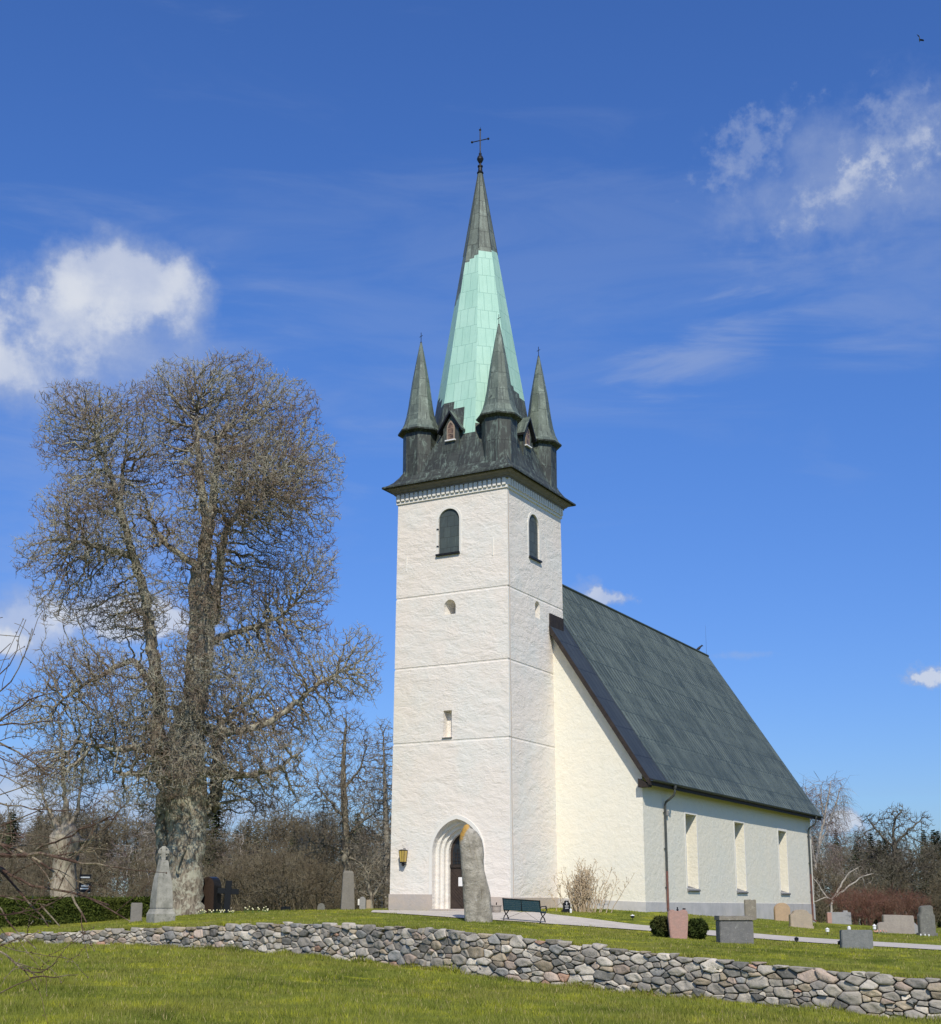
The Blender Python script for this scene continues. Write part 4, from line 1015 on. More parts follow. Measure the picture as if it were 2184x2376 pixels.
def linden():
    rg = np.random.default_rng(21); Y0 = 60.0
    base = pick(430, 2121); base[2] -= .3
    th = thing('bare_linden_tree', 'huge old bare linden with lichen grey branches and twin rounded crowns left of the church', 'tree', base)
    k = Y0/F
    def P(px, py, dy=0.0): return at(px, py, Y0+dy)
    blobs = []
    for px, py, rx, ry, dy in ((430, 905, 105, 75, 0), (545, 890, 125, 75, .5), (655, 955, 100, 85, 0), (590, 1040, 150, 120, -1), (460, 1030, 110, 115, 1), (715, 1085, 95, 95, 0), (640, 1200, 150, 95, .5), (540, 1180, 90, 90, -2), (690, 1350, 95, 95, 0),
            (480, 1400, 70, 90, -2), (470, 1250, 80, 90, -2.5), (325, 1390, 70, 90, -2), (300, 1260, 65, 65, -2), (450, 1530, 90, 80, -3), (385, 1100, 50, 60, 1), (330, 1130, 55, 60, 1), (345, 1010, 60, 70, 0), (320, 930, 60, 50, 1), (400, 1340, 45, 60, 1), (385, 975, 85, 90, 0), (400, 1060, 70, 60, 1), (345, 1050, 55, 50, -1), (395, 1250, 55, 50, 1), (420, 1190, 50, 60, -1), (600, 1320, 110, 70, 1), (560, 1390, 80, 75, -1), (620, 1525, 110, 60, 0), (730, 1290, 60, 60, 1), (600, 1440, 90, 100, 1), (690, 1470, 90, 70, 0), (500, 940, 130, 90, 2), (600, 1100, 120, 120, 3), (620, 1120, 120, 110, -3.5), (480, 1120, 80, 90, -2.5),
            (200, 945, 115, 52, 0), (140, 1020, 68, 85, .5), (265, 1010, 95, 95, -1), (240, 1130, 115, 100, 1), (135, 1190, 62, 80, 0), (110, 1290, 78, 62, -.5), (220, 1290, 120, 80, 1.5), (335, 1215, 70, 80, -1), (165, 1395, 95, 60, 0), (290, 1430, 105, 70, 2),
            (200, 1000, 100, 70, 2), (220, 1200, 110, 120, -2.5),
            (190, 1555, 115, 75, 0), (95, 1650, 95, 70, .5), (300, 1610, 140, 95, -2), (450, 1600, 130, 100, -2.5), (570, 1570, 110, 95, 1), (760, 1570, 105, 70, 0), (830, 1530, 62, 85, 0), (845, 1590, 50, 50, .5), (670, 1670, 120, 80, 1), (560, 1750, 130, 90, -2), (240, 1740, 140, 90, 1),
            (390, 1760, 110, 95, -3), (640, 1810, 90, 75, .5), (130, 1790, 100, 60, -.5), (480, 1690, 140, 100, 3), (330, 1700, 120, 100, 3), (330, 1850, 80, 45, -1), (560, 1850, 100, 45, 1)):
        blobs.append((P(px, py, dy), (rx*k, min(rx, 115)*k*.95, ry*k)))
    at_ = blob_pts(blobs, 70000, rg)
    seeds = []
    def stem(pts, rad, parent=None):
        Q, rd = smooth_line(pts, rad)
        off = sum(len(s[0]) for s in seeds); Q = Q+rg.normal(0, .035, Q.shape)
        pi = -1
        if parent is not None:
            allp = np.concatenate([s[0] for s in seeds]); pi = int(np.argmin(np.linalg.norm(allp-Q[0], axis=1)))
        seeds.append((Q, rd, pi)); return Q
    stem([P(430, 2170), P(430, 2090), P(432, 2020), P(436, 1940), P(438, 1850), P(435, 1760), P(440, 1680), P(462, 1600), P(478, 1520), P(478, 1440), P(470, 1350), P(480, 1250), P(495, 1180), P(500, 1110), P(505, 1020)],
         [1.05, .80, .76, .80, .90, .80, .66, .50, .42, .37, .32, .28, .21, .16, .10])
    stem([P(452, 1600, .2), P(445, 1520, .6), P(452, 1440, .7), P(448, 1360, .6), P(455, 1310, .5)], [.42, .28, .25, .21, .15], 1)
    stem([P(498, 1440, -.2), P(505, 1370, -.3), P(512, 1290, -.3), P(520, 1230, -.5), P(560, 1180, -.6), P(610, 1120, -.6)], [.28, .21, .19, .16, .12, .08], 1)
    stem([P(485, 1220), P(470, 1150), P(460, 1060), P(455, 980)], [.26, .2, .14, .09], 1)
    stem([P(480, 1330), P(440, 1300), P(400, 1275), P(365, 1240), P(345, 1190)], [.24, .17, .14, .11, .07], 1)
    stem([P(385, 1830, .8), P(362, 1720, 1), P(372, 1620, 1), P(352, 1500, .8), P(342, 1400, .6), P(320, 1320, .3), P(296, 1240), P(275, 1170), P(262, 1110), P(238, 1060), P(220, 1010)], [.45, .36, .31, .27, .23, .20, .17, .15, .11, .08, .06], 1)
    stem([P(386, 2165, .5), P(384, 2080, .5), P(378, 1990, .6), P(376, 1900, .7), P(380, 1840, .8)], [.34, .29, .26, .26, .3])
    stem([P(300, 1290), P(250, 1275), P(205, 1260), P(160, 1250)], [.19, .13, .10, .06], 1)
    stem([P(275, 1180), P(285, 1130), P(285, 1080)], [.14, .1, .07], 1)
    stem([P(470, 1500), P(520, 1475), P(570, 1462), P(620, 1450), P(665, 1420)], [.22, .16, .13, .10, .07], 1)
    stem([P(450, 1690), P(540, 1700, -.5), P(620, 1680, -.4), P(690, 1630), P(740, 1585), P(790, 1560)], [.3, .2, .16, .13, .10, .07], 1)
    stem([P(400, 1740), P(330, 1735, -1), P(260, 1740, -1), P(180, 1720, -1)], [.24, .16, .12, .07], 1)
    stem([P(370, 1620), P(310, 1525), P(250, 1560), P(190, 1590), P(130, 1640)], [.2, .14, .11, .08, .05], 1)
    stem([P(476, 1905, .1), P(500, 1850, .5), P(505, 1770, .8), P(500, 1690, .8), P(560, 1640, 1)], [.36, .30, .25, .18, .10], 1)
    stem([P(470, 1850), P(440, 1930, -.75), P(420, 1990, -.85), P(408, 2030, -.85)], [.16, .12, .09, .05], 1)
    stem([P(480, 1790), P(560, 1800, -1.5), P(640, 1790, -1.4), P(690, 1750, -1)], [.22, .15, .10, .06], 1)
    stem([P(410, 1800), P(340, 1800, -2), P(260, 1790, -2.4)], [.2, .13, .07], 1)
    pos, par, rmin = colonise(at_, seeds, D=.22, dk=.225, iters=260, jit=.60, up=.05, rg=rg, maxn=150000)
    pos = pos-base
    tree_mesh(pos, par, rmin, th, 'linden_bark', tip=.0125, pw=1.97, split=.14, twigs=2, tw_len=(.16, .44), tw_r=.0115, rg=rg)
    return len(pos)
NL = linden()

# ------------------------------------------------------------------ other trees of the churchyard
def px_tree(name, label, mat_, Y0, base_px, stems, blobs, per, seed, split=.07, D=.26, dk=.3, jit=.6, tip=.012, twigs=2, group=None, **kw):
    rg = np.random.default_rng(seed); k = Y0/F
    P = lambda px, py, dy=0.0: at(px, py, Y0+dy)
    b = at(base_px[0], base_px[1], Y0); b[2] = float(yard(b[0], b[1]))-.15
    th = thing(name, label, 'tree', b, group)
    bl = [(P(x, y, dy), (rx*k, min(rx, ry*1.3)*k*.9, ry*k)) for x, y, rx, ry, dy in blobs]
    seeds = []
    for i, (pts, rad) in enumerate(stems):
        pts3 = [P(*q) for q in pts]
        if i == 0: pts3[0] = b.copy()
        Q, rd = smooth_line(pts3, rad); Q = Q+rg.normal(0, .03, Q.shape); pi = -1
        if i:
            allp = np.concatenate([q[0] for q in seeds]); pi = int(np.argmin(np.linalg.norm(allp-Q[0], axis=1)))
        seeds.append((Q, rd, pi))
    pos, par, rmin = colonise(blob_pts(bl, per, rg), seeds, D=D, dk=dk, iters=150, jit=jit, up=.03, rg=rg, maxn=40000)
    tree_mesh(pos-b, par, rmin, th, mat_, tip=tip, split=split, twigs=twigs, rg=rg, **kw)
    return th
px_tree('pollarded_tree', 'pale stout pollarded trunk with thin dark upright stems rising behind the clipped hedge', 'pale_bark', 72, (150, 2110),
        [([(150, 2110), (150, 2060), (150, 2010), (153, 1975), (152, 1945), (155, 1915)], [.80, .66, .55, .74, .82, .42]), ([(155, 1920), (150, 1850), (145, 1760), (142, 1690)], [.25, .12, .09, .05]), ([(165, 1930), (185, 1860), (190, 1780)], [.2, .08, .04]), ([(140, 1930), (110, 1880), (90, 1800)], [.2, .08, .04]), ([(172, 1960), (200, 1945), (225, 1950)], [.3, .08, .04])],
        [(145, 1760, 70, 90, 0), (190, 1800, 60, 80, 1), (95, 1810, 60, 80, -1), (150, 1870, 80, 40, 0), (215, 1930, 40, 40, 0)], 2200, 31, split=.14, tip=.014)
px_tree('bare_tree', 'slender bare tree with lichened trunk standing behind the tall stone obelisk near the tower', 'grey_bark', 78, (806, 2114),
        [([(806, 2114), (806, 2040), (803, 1960), (801, 1880), (796, 1800), (800, 1720), (803, 1670)], [.30, .24, .22, .20, .16, .10, .05]), ([(802, 1950), (830, 1915), (865, 1890)], [.12, .08, .04]), ([(802, 1990), (840, 2000), (860, 2050)], [.1, .06, .04]), ([(801, 1900), (765, 1860), (740, 1830)], [.1, .07, .04]), ([(805, 1985), (770, 1960), (730, 1955)], [.1, .06, .04]), ([(798, 1830), (835, 1790), (850, 1740)], [.1, .06, .04])],
        [(800, 1710, 60, 75, 0), (765, 1780, 55, 70, 1), (845, 1780, 50, 80, -1), (745, 1860, 55, 60, 0), (860, 1880, 50, 70, 0), (800, 1860, 70, 70, -2), (860, 1990, 50, 60, 1), (740, 1960, 60, 40, 0), (800, 1960, 70, 60, 2)], 9000, 32, tip=.0125, split=.09)
px_tree('bare_tree', 'bare grey tree half hidden behind the left edge of the church tower', 'grey_bark', 104, (900, 2112),
        [([(900, 2112), (898, 2000), (895, 1880), (892, 1760), (890, 1700)], [.3, .24, .2, .1, .05])],
        [(890, 1740, 45, 75, 0), (870, 1840, 50, 80, 0), (910, 1850, 50, 90, 2), (880, 1960, 60, 70, 0)], 6000, 33, tip=.016, tw_r=.013, split=.09, D=.32, dk=.36)
px_tree('bare_tree', 'low bare tree with spreading twisted limbs beside the gravestones left of the tower', 'grey_bark', 90, (865, 2114),
        [([(865, 2114), (862, 2080), (850, 2040), (838, 2000)], [.14, .12, .09, .05]), ([(863, 2085), (885, 2050), (900, 2010)], [.1, .07, .04]), ([(862, 2080), (835, 2070), (815, 2060)], [.08, .05, .03])],
        [(840, 1990, 40, 50, 0), (890, 2010, 40, 50, 0), (830, 2050, 40, 30, 0), (880, 2060, 40, 30, 1)], 1800, 34, tip=.015, split=.06)
px_tree('pollarded_tree', 'knobbly pollarded tree with clenched twig ends above red shrubs right of the church', 'dark_bark', 92, (2076, 2146),
        [([(2076, 2146), (2078, 2080), (2074, 2040), (2075, 1990), (2077, 1955)], [.34, .26, .23, .20, .15]), ([(2077, 1960), (2070, 1938), (2074, 1915), (2082, 1888), (2090, 1880)], [.11, .09, .08, .06, .04]), ([(2076, 1965), (2060, 1955), (2040, 1935), (2028, 1915), (2012, 1900)], [.10, .08, .07, .06, .04]), ([(2077, 1962), (2095, 1940), (2112, 1920), (2130, 1912), (2140, 1898)], [.10, .08, .06, .05, .04]), ([(2074, 2020), (2040, 2000), (2030, 1985)], [.12, .08, .05]), ([(2076, 2030), (2110, 2005), (2150, 1985)], [.13, .09, .05]), ([(2073, 2045), (2045, 2030), (2000, 2005)], [.12, .08, .04]), ([(2077, 2035), (2120, 2025), (2170, 2030)], [.1, .07, .04]), ([(2076, 2090), (2120, 2085), (2150, 2080), (2160, 2070)], [.1, .07, .05, .03])],
        [(2085, 1886, 24, 20, 0), (2065, 1886, 18, 18, 0), (2100, 1900, 20, 16, 1), (2075, 1905, 24, 18, -1), (2045, 1925, 26, 16, 1), (2110, 1925, 24, 16, -1), (2012, 1900, 22, 16, 0), (2040, 1905, 24, 16, 0), (2140, 1900, 22, 16, 0), (2150, 1920, 16, 14, 0), (1990, 1945, 24, 16, 0), (2010, 1950, 24, 14, 1), (2055, 1935, 22, 14, -1), (2100, 1940, 24, 16, 0), (2150, 1950, 26, 16, 1), (2060, 1990, 60, 36, 0), (2120, 1985, 60, 40, 0), (2165, 1990, 40, 30, 0), (2000, 1990, 40, 30, 1), (2090, 2030, 80, 40, -2), (2020, 2025, 50, 30, 0)], 10000, 35, split=.09, tip=.017, tw_r=.016, D=.24, dk=.3)
px_tree('weeping_birch', 'pale weeping birch with hanging reddish twigs rising behind the east end of the nave', 'birch_bark', 112, (1880, 2135),
        [([(1880, 2135), (1888, 2040), (1900, 1960), (1915, 1890), (1925, 1830), (1928, 1812)], [.20, .15, .12, .09, .06, .03]), ([(1898, 1970), (1925, 1910), (1945, 1850), (1950, 1830)], [.09, .07, .05, .03]), ([(1893, 2010), (1880, 1930), (1872, 1860), (1870, 1830)], [.08, .07, .05, .03]), ([(1912, 1900), (1905, 1850), (1908, 1815)], [.06, .04, .03])],
        [(1925, 1830, 26, 28, 0), (1950, 1850, 24, 40, 0), (1880, 1850, 36, 36, 0), (1900, 1900, 45, 50, 1), (1940, 1920, 26, 50, 0), (1890, 1970, 40, 50, 0), (1930, 1990, 26, 50, 0)], 5200, 36, split=.07, tip=.012, twigs=4, tw_len=(.8, 2.4), tw_r=.012, up=.0, droop=.55, D=.4, dk=.5, jit=.4)
px_tree('crooked_tree', 'small pale crooked tree with bare zigzag branches just right of the nave corner', 'birch_bark', 90, (1926, 2142),
        [([(1926, 2142), (1928, 2110), (1930, 2086), (1950, 2062), (1962, 2030), (1980, 2015), (1998, 2011)], [.10, .08, .08, .07, .05, .035, .02]), ([(1932, 2085), (1960, 2065), (1985, 2045), (2010, 2028), (2030, 2025), (2042, 2030)], [.07, .06, .05, .04, .03, .015]), ([(1928, 2088), (1912, 2080), (1905, 2060), (1895, 2045), (1886, 2035)], [.07, .06, .05, .04, .02]), ([(1915, 2082), (1900, 2090), (1884, 2094)], [.05, .04, .02]), ([(2000, 2035), (2010, 2050), (2012, 2065)], [.04, .03, .015]), ([(2020, 2028), (2035, 2045), (2015, 2048)], [.03, .02, .015])],
        [(1985, 2025, 40, 16, 0), (1905, 2070, 18, 30, 0), (2030, 2040, 20, 16, 0)], 700, 37, split=.02, tip=.009, twigs=2, tw_r=.008, D=.26, dk=.34)

# ------------------------------------------------------------------ the wood behind
def template_bare(seed, H, mat_, W=2.6, tip=.022, tw=.018, birch=False, per=2000, twigs=3, multi=1):
    rg = np.random.default_rng(seed); seeds = []
    for m in range(multi):
        q = [np.array((rg.normal(0, .25)*(multi > 1), rg.normal(0, .25)*(multi > 1), -.4))]; lean = rg.normal(0, .10 if multi == 1 else .3, 2)
        for z in np.arange(.6, H*(.86 if multi == 1 else .5), .6): q.append(np.array((lean[0]*z+rg.normal(0, .05), lean[1]*z+rg.normal(0, .05), z)))
        r0 = H*.011 if multi == 1 else H*.012
        seeds.append((np.array(q), np.linspace(r0, .03, len(q)), -1))
    bl = []
    for k in range(9):
        z = H*rg.uniform(.42 if multi == 1 else .25, .92); f = 1-abs(z/H-.62)*1.3; a = rg.uniform(0, 6.28); d = rg.uniform(0, W*.6)*f
        bl.append(((d*math.cos(a), d*math.sin(a), z), (W*.55*f, W*.55*f, H*.12)))
    pos, par, rmin = colonise(blob_pts(bl, per, rg), seeds, D=.36, dk=.42, iters=80, jit=.5, up=.10 if birch else .04, rg=rg, maxn=9000)
    o = tree_mesh(pos, par, rmin, 'forest_tree', mat_, tip=tip, twigs=twigs, tw_len=(.35, .9), tw_r=tw, rg=rg, one=True, droop=.3 if birch else 0)
    return o
def template_conifer(seed, H, Rb=1.9):
    rg = np.random.default_rng(seed); T = []; tn = []
    z = H*.10
    while z < H:
        f = 1-z/H; Rr = Rb*f**.85+.10; nb = int(5+6*f); a0 = rg.uniform(0, 6.28)
        for j in range(nb):
            a = a0+j*math.tau/nb+rg.normal(0, .2); rl = Rr*rg.uniform(.7, 1.15); dz = -.32*rl; t = .15
            ca, sa = math.cos(a), math.sin(a)
            while t < 1.0:
                c = np.array((ca*rl*t, sa*rl*t, z+dz*t+.12*math.sin(t*3)*rl)); w_ = (.40*(1-t*.45))*(.5+.6*f)
                for q in range(2):
                    d1 = np.array((ca, sa, rg.normal(-.25, .3)))*w_*rg.uniform(.8, 1.4); d2 = np.array((-sa, ca, rg.normal(-.3, .35)))*w_*rg.uniform(.6, 1.2)*(1 if q else -1)
                    T.append(np.stack([c-d1*.3, c+d1, c+d2])); tn.append(rg.random()*(.4+.6*t))
                t += .17+.12*(1-f)
        z += .24+.16*f
    T.append(np.array([(-.2*w, 0, z) for w, z in ((1, 0), (-1, 0), (0, H))])); tn.append(0)
    V = np.concatenate(T); n = len(T)
    tub = MB(); tub.tube([(0, 0, -.4), (0, 0, H*.5), (0, 0, H)], [H*.013, H*.008, .02], 5)
    V2 = np.array(tub.v); q = np.array([f for f in tub.f if len(f) == 4])+len(V)
    return np_mesh('forest_conifer', np.concatenate([V, V2]), [(3, np.arange(3*n).reshape(-1, 3)), (4, q)], ['needle', 'brown_bark'], attrs={'tint': np.concatenate([np.repeat(tn, 3), np.zeros(len(V2))])}, mi=np.concatenate([np.zeros(n), np.ones(len(q))]))
def forest():
    rg = np.random.default_rng(77)
    kinds = {
        'conifer': ([template_conifer(s, 12, R) for s, R in ((1, 2.5), (2, 3.0), (3, 2.1), (4, 2.7))], 'dark green conifer in the wood behind the churchyard', 'conifer', 'conifers of the wood behind the churchyard'),
        'bare': ([template_bare(s, 10, 'brown_bark', W) for s, W in ((11, 2.6), (12, 3.2), (13, 2.4), (14, 3.0))], 'bare brown tree in the wood behind the churchyard', 'tree', 'bare trees of the wood behind the churchyard'),
        'birch': ([template_bare(s, 10, 'birch_bark', 1.8, tip=.016, tw=.012, birch=True, per=700) for s in (21, 22)], 'thin pale birch in the wood behind the churchyard', 'birch', 'birches of the wood behind the churchyard'),
        'bush': ([template_bare(s, 4.2, 'brown_bark', 3.0, tip=.017, tw=.014, per=1500, multi=6) for s in (31, 32, 33)], 'bare brown bush at the foot of the wood', 'bush', 'bare bushes along the edge of the wood')}
    for o in kinds['bush'][0]: o.name = 'bare_bush'
    used = {}
    def put(kind, x, y, s, sz=None):
        tm, lab, cat, grp = kinds[kind]; j = int(rg.integers(len(tm))); o = tm[j]
        if (kind, j) in used: c = o.copy(); COL.objects.link(c)
        else: c = o; used[(kind, j)] = 1
        c.location = (x, y, float(yard(x, y))-.1); c.rotation_euler = (0, 0, rg.uniform(0, 6.28)); c.scale = (s*rg.uniform(.9, 1.1), s*rg.uniform(.9, 1.1), sz or s)
        tag(c, lab, cat, grp)
    def hid(x, y):                            # wholly behind the church from here and a step aside
        u = x/y; return -.03 < u < .20
    def hf(x, y): return 1.0 if x/y < -.12 else .95 if x/y < .1 else .80
    for row, Yb in enumerate((178, 160, 146, 134)):
        for x in np.arange(-86, 88, 2.3):
            X = x+rg.normal(0, 1.0); Y = Yb+rg.normal(0, 3.5)
            if hid(X, Y) or abs(X/Y) > .44: continue
            f = hf(X, Y)*(1+.10*(Yb-150)/40)
            if rg.random() < (.62, .45, .36, .26)[row]: sc = rg.uniform(.72, 1.08); put('conifer', X, Y, f*sc*rg.uniform(1.15, 1.5), f*sc)
            elif rg.random() < .8: put('bare', X, Y, f*rg.uniform(1.0, 1.38))
            else: put('birch', X, Y, f*rg.uniform(1.0, 1.35))
    for Yb, dx, sc, pb in ((126, 2.6, .9, .3), (114, 2.4, .68, .2)):
        for x in np.arange(-62, 64, dx):
            X = x+rg.normal(0, .8); Y = Yb+rg.normal(0, 2.5)
            if hid(X, Y) or abs(X/Y) > .44: continue
            put('bare' if rg.random() > pb else 'birch', X, Y, hf(X, Y)*sc*rg.uniform(.8, 1.3))
    for Yb, dx in ((118, 2.6), (108, 2.4), (100, 2.6)):
        for x in np.arange(-54, 58, dx):
            X = x+rg.normal(0, .7); Y = Yb+rg.normal(0, 2)
            if hid(X, Y) or abs(X/Y) > .44: continue
            put('bush', X, Y, rg.uniform(.55, 1.45)*(1 if X < 0 else .85))
    for px, Y, s in ((1995, 124, .62), (2030, 120, .68), (2050, 126, .66), (2155, 118, .66), (2178, 122, .72), (2120, 128, .6)):
        p = at(px, 2110, Y); put('conifer', p[0], p[1], s*1.5, s)
    for px, Y, s in ((620, 92, 1.15), (690, 88, 1.0), (560, 96, 1.2), (740, 94, 1.2), (505, 90, .9), (660, 98, 1.3)):
        p = at(px, 2110, Y); put('bush', p[0], p[1], s)
    # red stemmed shrubs right of the church
    rs = template_bare(41, 2.6, 'red_shrub', 2.6, tip=.013, tw=.010, per=1300, multi=9, twigs=3); rs.name = 'red_shrub'
    for i, (px, Y) in enumerate(((1985, 80), (2022, 78), (2058, 81), (2095, 79), (2128, 80), (2005, 84), (2045, 85), (2085, 84), (1965, 83))):
        c = rs if i == 0 else rs.copy()
        if i: COL.objects.link(c)
        p = at(px, 2145, Y); c.location = (p[0], p[1], float(yard(p[0], p[1]))-.1); c.rotation_euler = (0, 0, i*1.3); c.scale = (.62, .62, .80+.07*(i % 3))
        tag(c, 'reddish leafless shrub in the clump behind the gravestones right of the church', 'shrub', 'reddish shrubs behind the right hand gravestones')
forest()

# ------------------------------------------------------------------ gravestones and monuments
def slab(name, label, prof, th, m, pos, rotz=0.0, cat='gravestone', base=None, extra=None, bevel=.025, sink=.08, group=None):
    """prof: outline (x, z) in metres above the ground line"""
    mb = MB(); mb.prism([(x, -th/2, z-(sink if z <= .001 else 0)) for x, z in prof], (0, th, 0))
    if base or extra:
        t = thing(name, label, cat, pos, group, rotz); mb.build('headstone', m, t, bevel=bevel)
        if base: q = MB(); q.box((0, 0, base[2]/2-.06), (base[0], base[1], base[2]+.12)); q.build('base', base[3] if len(base) > 3 else m, t, bevel=.015)
        if extra: extra(t)
        return t
    o = mb.build(name, m, None, bevel=bevel); o.location = tuple(pos); o.rotation_euler = (0, 0, rotz); tag(o, label, cat, group); return o
def dims(px0, px1, yt, yb, Y=None):
    p = pick((px0+px1)/2, yb) if Y is None else at((px0+px1)/2, yb, Y)
    if Y is not None: p[2] = yz(p[0], p[1])
    k = p[1]/F; return p, (px1-px0)*k, (yb-yt)*k
def rect(w_, h, top=0): return [(-w_/2, 0), (w_/2, 0), (w_/2, h), (-w_/2, h)]
def roundtop(w_, h, rise, n=10): return [(-w_/2, 0), (w_/2, 0), (w_/2, h-rise)]+[(w_/2*math.cos(t), h-rise+rise*math.sin(t)) for t in np.linspace(0, math.pi, n)[1:-1]]+[(-w_/2, h-rise)]
GR = 'gravestones of the churchyard'
p, W_, H_ = dims(1551, 1598, 2113, 2178)
pk = [(-.40, 0), (.40, 0), (.44, .2), (.5, .72), (.485, .88), (.40, .98), (.25, .985), (.15, .95), (0, .94), (-.15, .95), (-.25, .985), (-.40, .98), (-.485, .88), (-.5, .72), (-.44, .2)]
def pk_extra(t):
    q = MB(); q.box((.38*W_, .11, H_*.99+.02), (.1, .05, .05)); q.ball((0, 0, H_*.94+.04), .045, 8, 5); q.tube([(0, 0, H_*.94), (0, 0, H_*.94+.14)], [.02, .03], 5); q.build('bird_ornament', 'black_iron', t)
slab('gravestone', 'pink tulip shaped granite gravestone between two clipped round bushes', [(x*W_, z*H_) for x, z in pk], .17, 'pink_granite', p, .18, base=(.72*W_, .26, .05), extra=pk_extra, group=GR)
for px, yb, dy, nm in ((1535, 2166, .25, 'left'), (1619, 2176, 0, 'right')):
    rg = np.random.default_rng(int(px)); k = p[1]/F; c = p+np.array([(px-1575)*k+(-.0 if nm == 'right' else .12), .35+dy, 0]); c[2] = yz(c[0], c[1])
    n = 5200; v = rg.normal(0, 1, (n, 3)); v /= np.linalg.norm(v, axis=1)[:, None]; r0 = .375*rg.uniform(.82, 1.04, (n, 1)); r0 *= 1+.09*np.sin(v[:, :1]*7+v[:, 2:]*5)
    cc = v*r0*np.array([1, 1, .95])+np.array([0, 0, .35]); d1 = rg.normal(0, .026, (n, 3)); d2 = rg.normal(0, .026, (n, 3))
    T = np.stack([cc-d1, cc+d1, cc+d2*1.5+v*.02], 1).reshape(-1, 3); T[:, 2] = np.maximum(T[:, 2], -.02)
    core = MB(); core.ball((0, 0, .34), .31, 14, 9); q4 = np.array([f for f in core.f if len(f) == 4])+len(T)
    o = np_mesh('clipped_bush', np.concatenate([T, np.array(core.v)]), [(3, np.arange(3*n).reshape(-1, 3)), (4, q4)], 'box_leaf', attrs={'tint': np.concatenate([np.repeat(rg.random(n), 3), np.zeros(len(core.v))])})
    o.location = tuple(c); tag(o, 'round clipped evergreen bush on the %s of the pink gravestone' % nm, 'bush')
p, W_, H_ = dims(1667, 1745, 2130, 2189)
def cap_extra(t):
    rg = np.random.default_rng(4); q = MB(); n = 16; top = []
    for i in range(n+1):
        x = -W_*.52+W_*1.04*i/n; top.append((x, H_*.93+rg.uniform(.05, .10)))
    q.prism([(-W_*.52, -.30, H_*.86), (W_*.52, -.30, H_*.86)]+[(x, -.30, z) for x, z in top[::-1]], (0, .6, 0)); q.build('rough_capping', 'lichen_limestone', t, bevel=.015)
slab('gravestone', 'massive low dark grey gravestone with rough lichened capping in front of the path', rect(W_, H_*.87), .50, 'grey_granite', p, .12, extra=cap_extra, group=GR)
p, W_, H_ = dims(1952, 2025, 2160, 2201)
slab('gravestone', 'smooth plain grey gravestone slab standing nearest the right edge before the path', rect(W_, H_), .22, 'smooth_grey_granite', p, .10, group=GR); GS1 = (p, H_)
p, W_, H_ = dims(1729, 1756, 2095, 2139, 71)
slab('gravestone', 'narrow upright lichen speckled gravestone against the nave plinth', [(-W_/2, 0), (W_/2, 0), (W_/2, H_), (W_*.15, H_*.97), (0, H_), (-W_*.3, H_*.985), (-W_/2, H_*.99)], .14, 'lichen_limestone', p, .15, group=GR)
p, W_, H_ = dims(1797, 1835, 2101, 2141, 73)
slab('gravestone', 'tan sandstone gravestone with smooth round top near the nave corner', roundtop(W_, H_, H_*.38), .20, 'tan_sandstone', p, .22, group=GR)
p, W_, H_ = dims(1833, 1885, 2114, 2156, 66)
slab('gravestone', 'broad buff gravestone with stepped shoulders in front of the nave corner', [(-W_/2, 0), (W_/2, 0), (W_/2, H_*.74), (W_*.36, H_*.78), (W_*.30, H_*.92), (W_*.1, H_), (-W_*.12, H_*.99), (-W_*.33, H_*.92), (-W_*.38, H_*.78), (-W_/2, H_*.74)], .28, 'buff_limestone', p, .15, base=(W_*1.06, .36, .12), group=GR)
p, W_, H_ = dims(1920, 1976, 2131, 2157, 78)
def wide_extra(t):
    q = MB(); q.box((-W_*.41, -.005, H_*.48), (W_*.18, .245, H_*.97)); q.build('pink_panel', 'pink_granite', t, bevel=.01); q = MB(); q.box((W_*.28, 0, H_+.04), (.26, .12, .10)); q.build('top_ornament', 'pale_grey_granite', t, bevel=.01)
slab('gravestone', 'wide pale grey gravestone with a pink left end below the crooked pale tree', rect(W_, H_), .22, 'pale_grey_granite', p, .1, extra=wide_extra, group=GR)
p, W_, H_ = dims(2050, 2122, 2127, 2169, 66)
slab('gravestone', 'large beige rectangular gravestone before the red shrubs', [(-W_/2, 0), (W_/2, 0), (W_/2, H_*.93), (W_*.47, H_*.95), (0, H_*.985), (-W_*.47, H_), (-W_/2, H_*.98)], .24, 'beige_granite', p, .12, group=GR)
p, W_, H_ = dims(2036, 2062, 2143, 2169, 64)
slab('gravestone', 'small rounded beige gravestone leaning close to the large beige slab', roundtop(W_, H_, H_*.35), .2, 'beige_granite', p, .1, group=GR)
p, W_, H_ = dims(2133, 2171, 2105, 2173, 62)
slab('gravestone', 'tall dark lichened gravestone with narrowed head at the right edge', [(-W_/2, 0), (W_/2, 0), (W_/2, H_*.66), (W_*.46, H_*.72), (W_*.40, H_*.74), (W_*.40, H_*.96), (W_*.28, H_), (-W_*.2, H_*.985), (-W_*.38, H_*.93), (-W_*.40, H_*.74), (-W_*.46, H_*.72), (-W_/2, H_*.66)], .26, 'dark_lichen_stone', p, .2, base=(W_*1.12, .4, .14), group=GR)
p, W_, H_ = dims(2119, 2134, 2142, 2170, 67)
slab('gravestone', 'low bluish grey gravestone with sloping top half hidden beside the beige slab', [(-W_/2, 0), (W_/2, 0), (W_/2, H_*.5), (-W_/2, H_)], .2, 'pale_grey_granite', p, .1, group=GR)
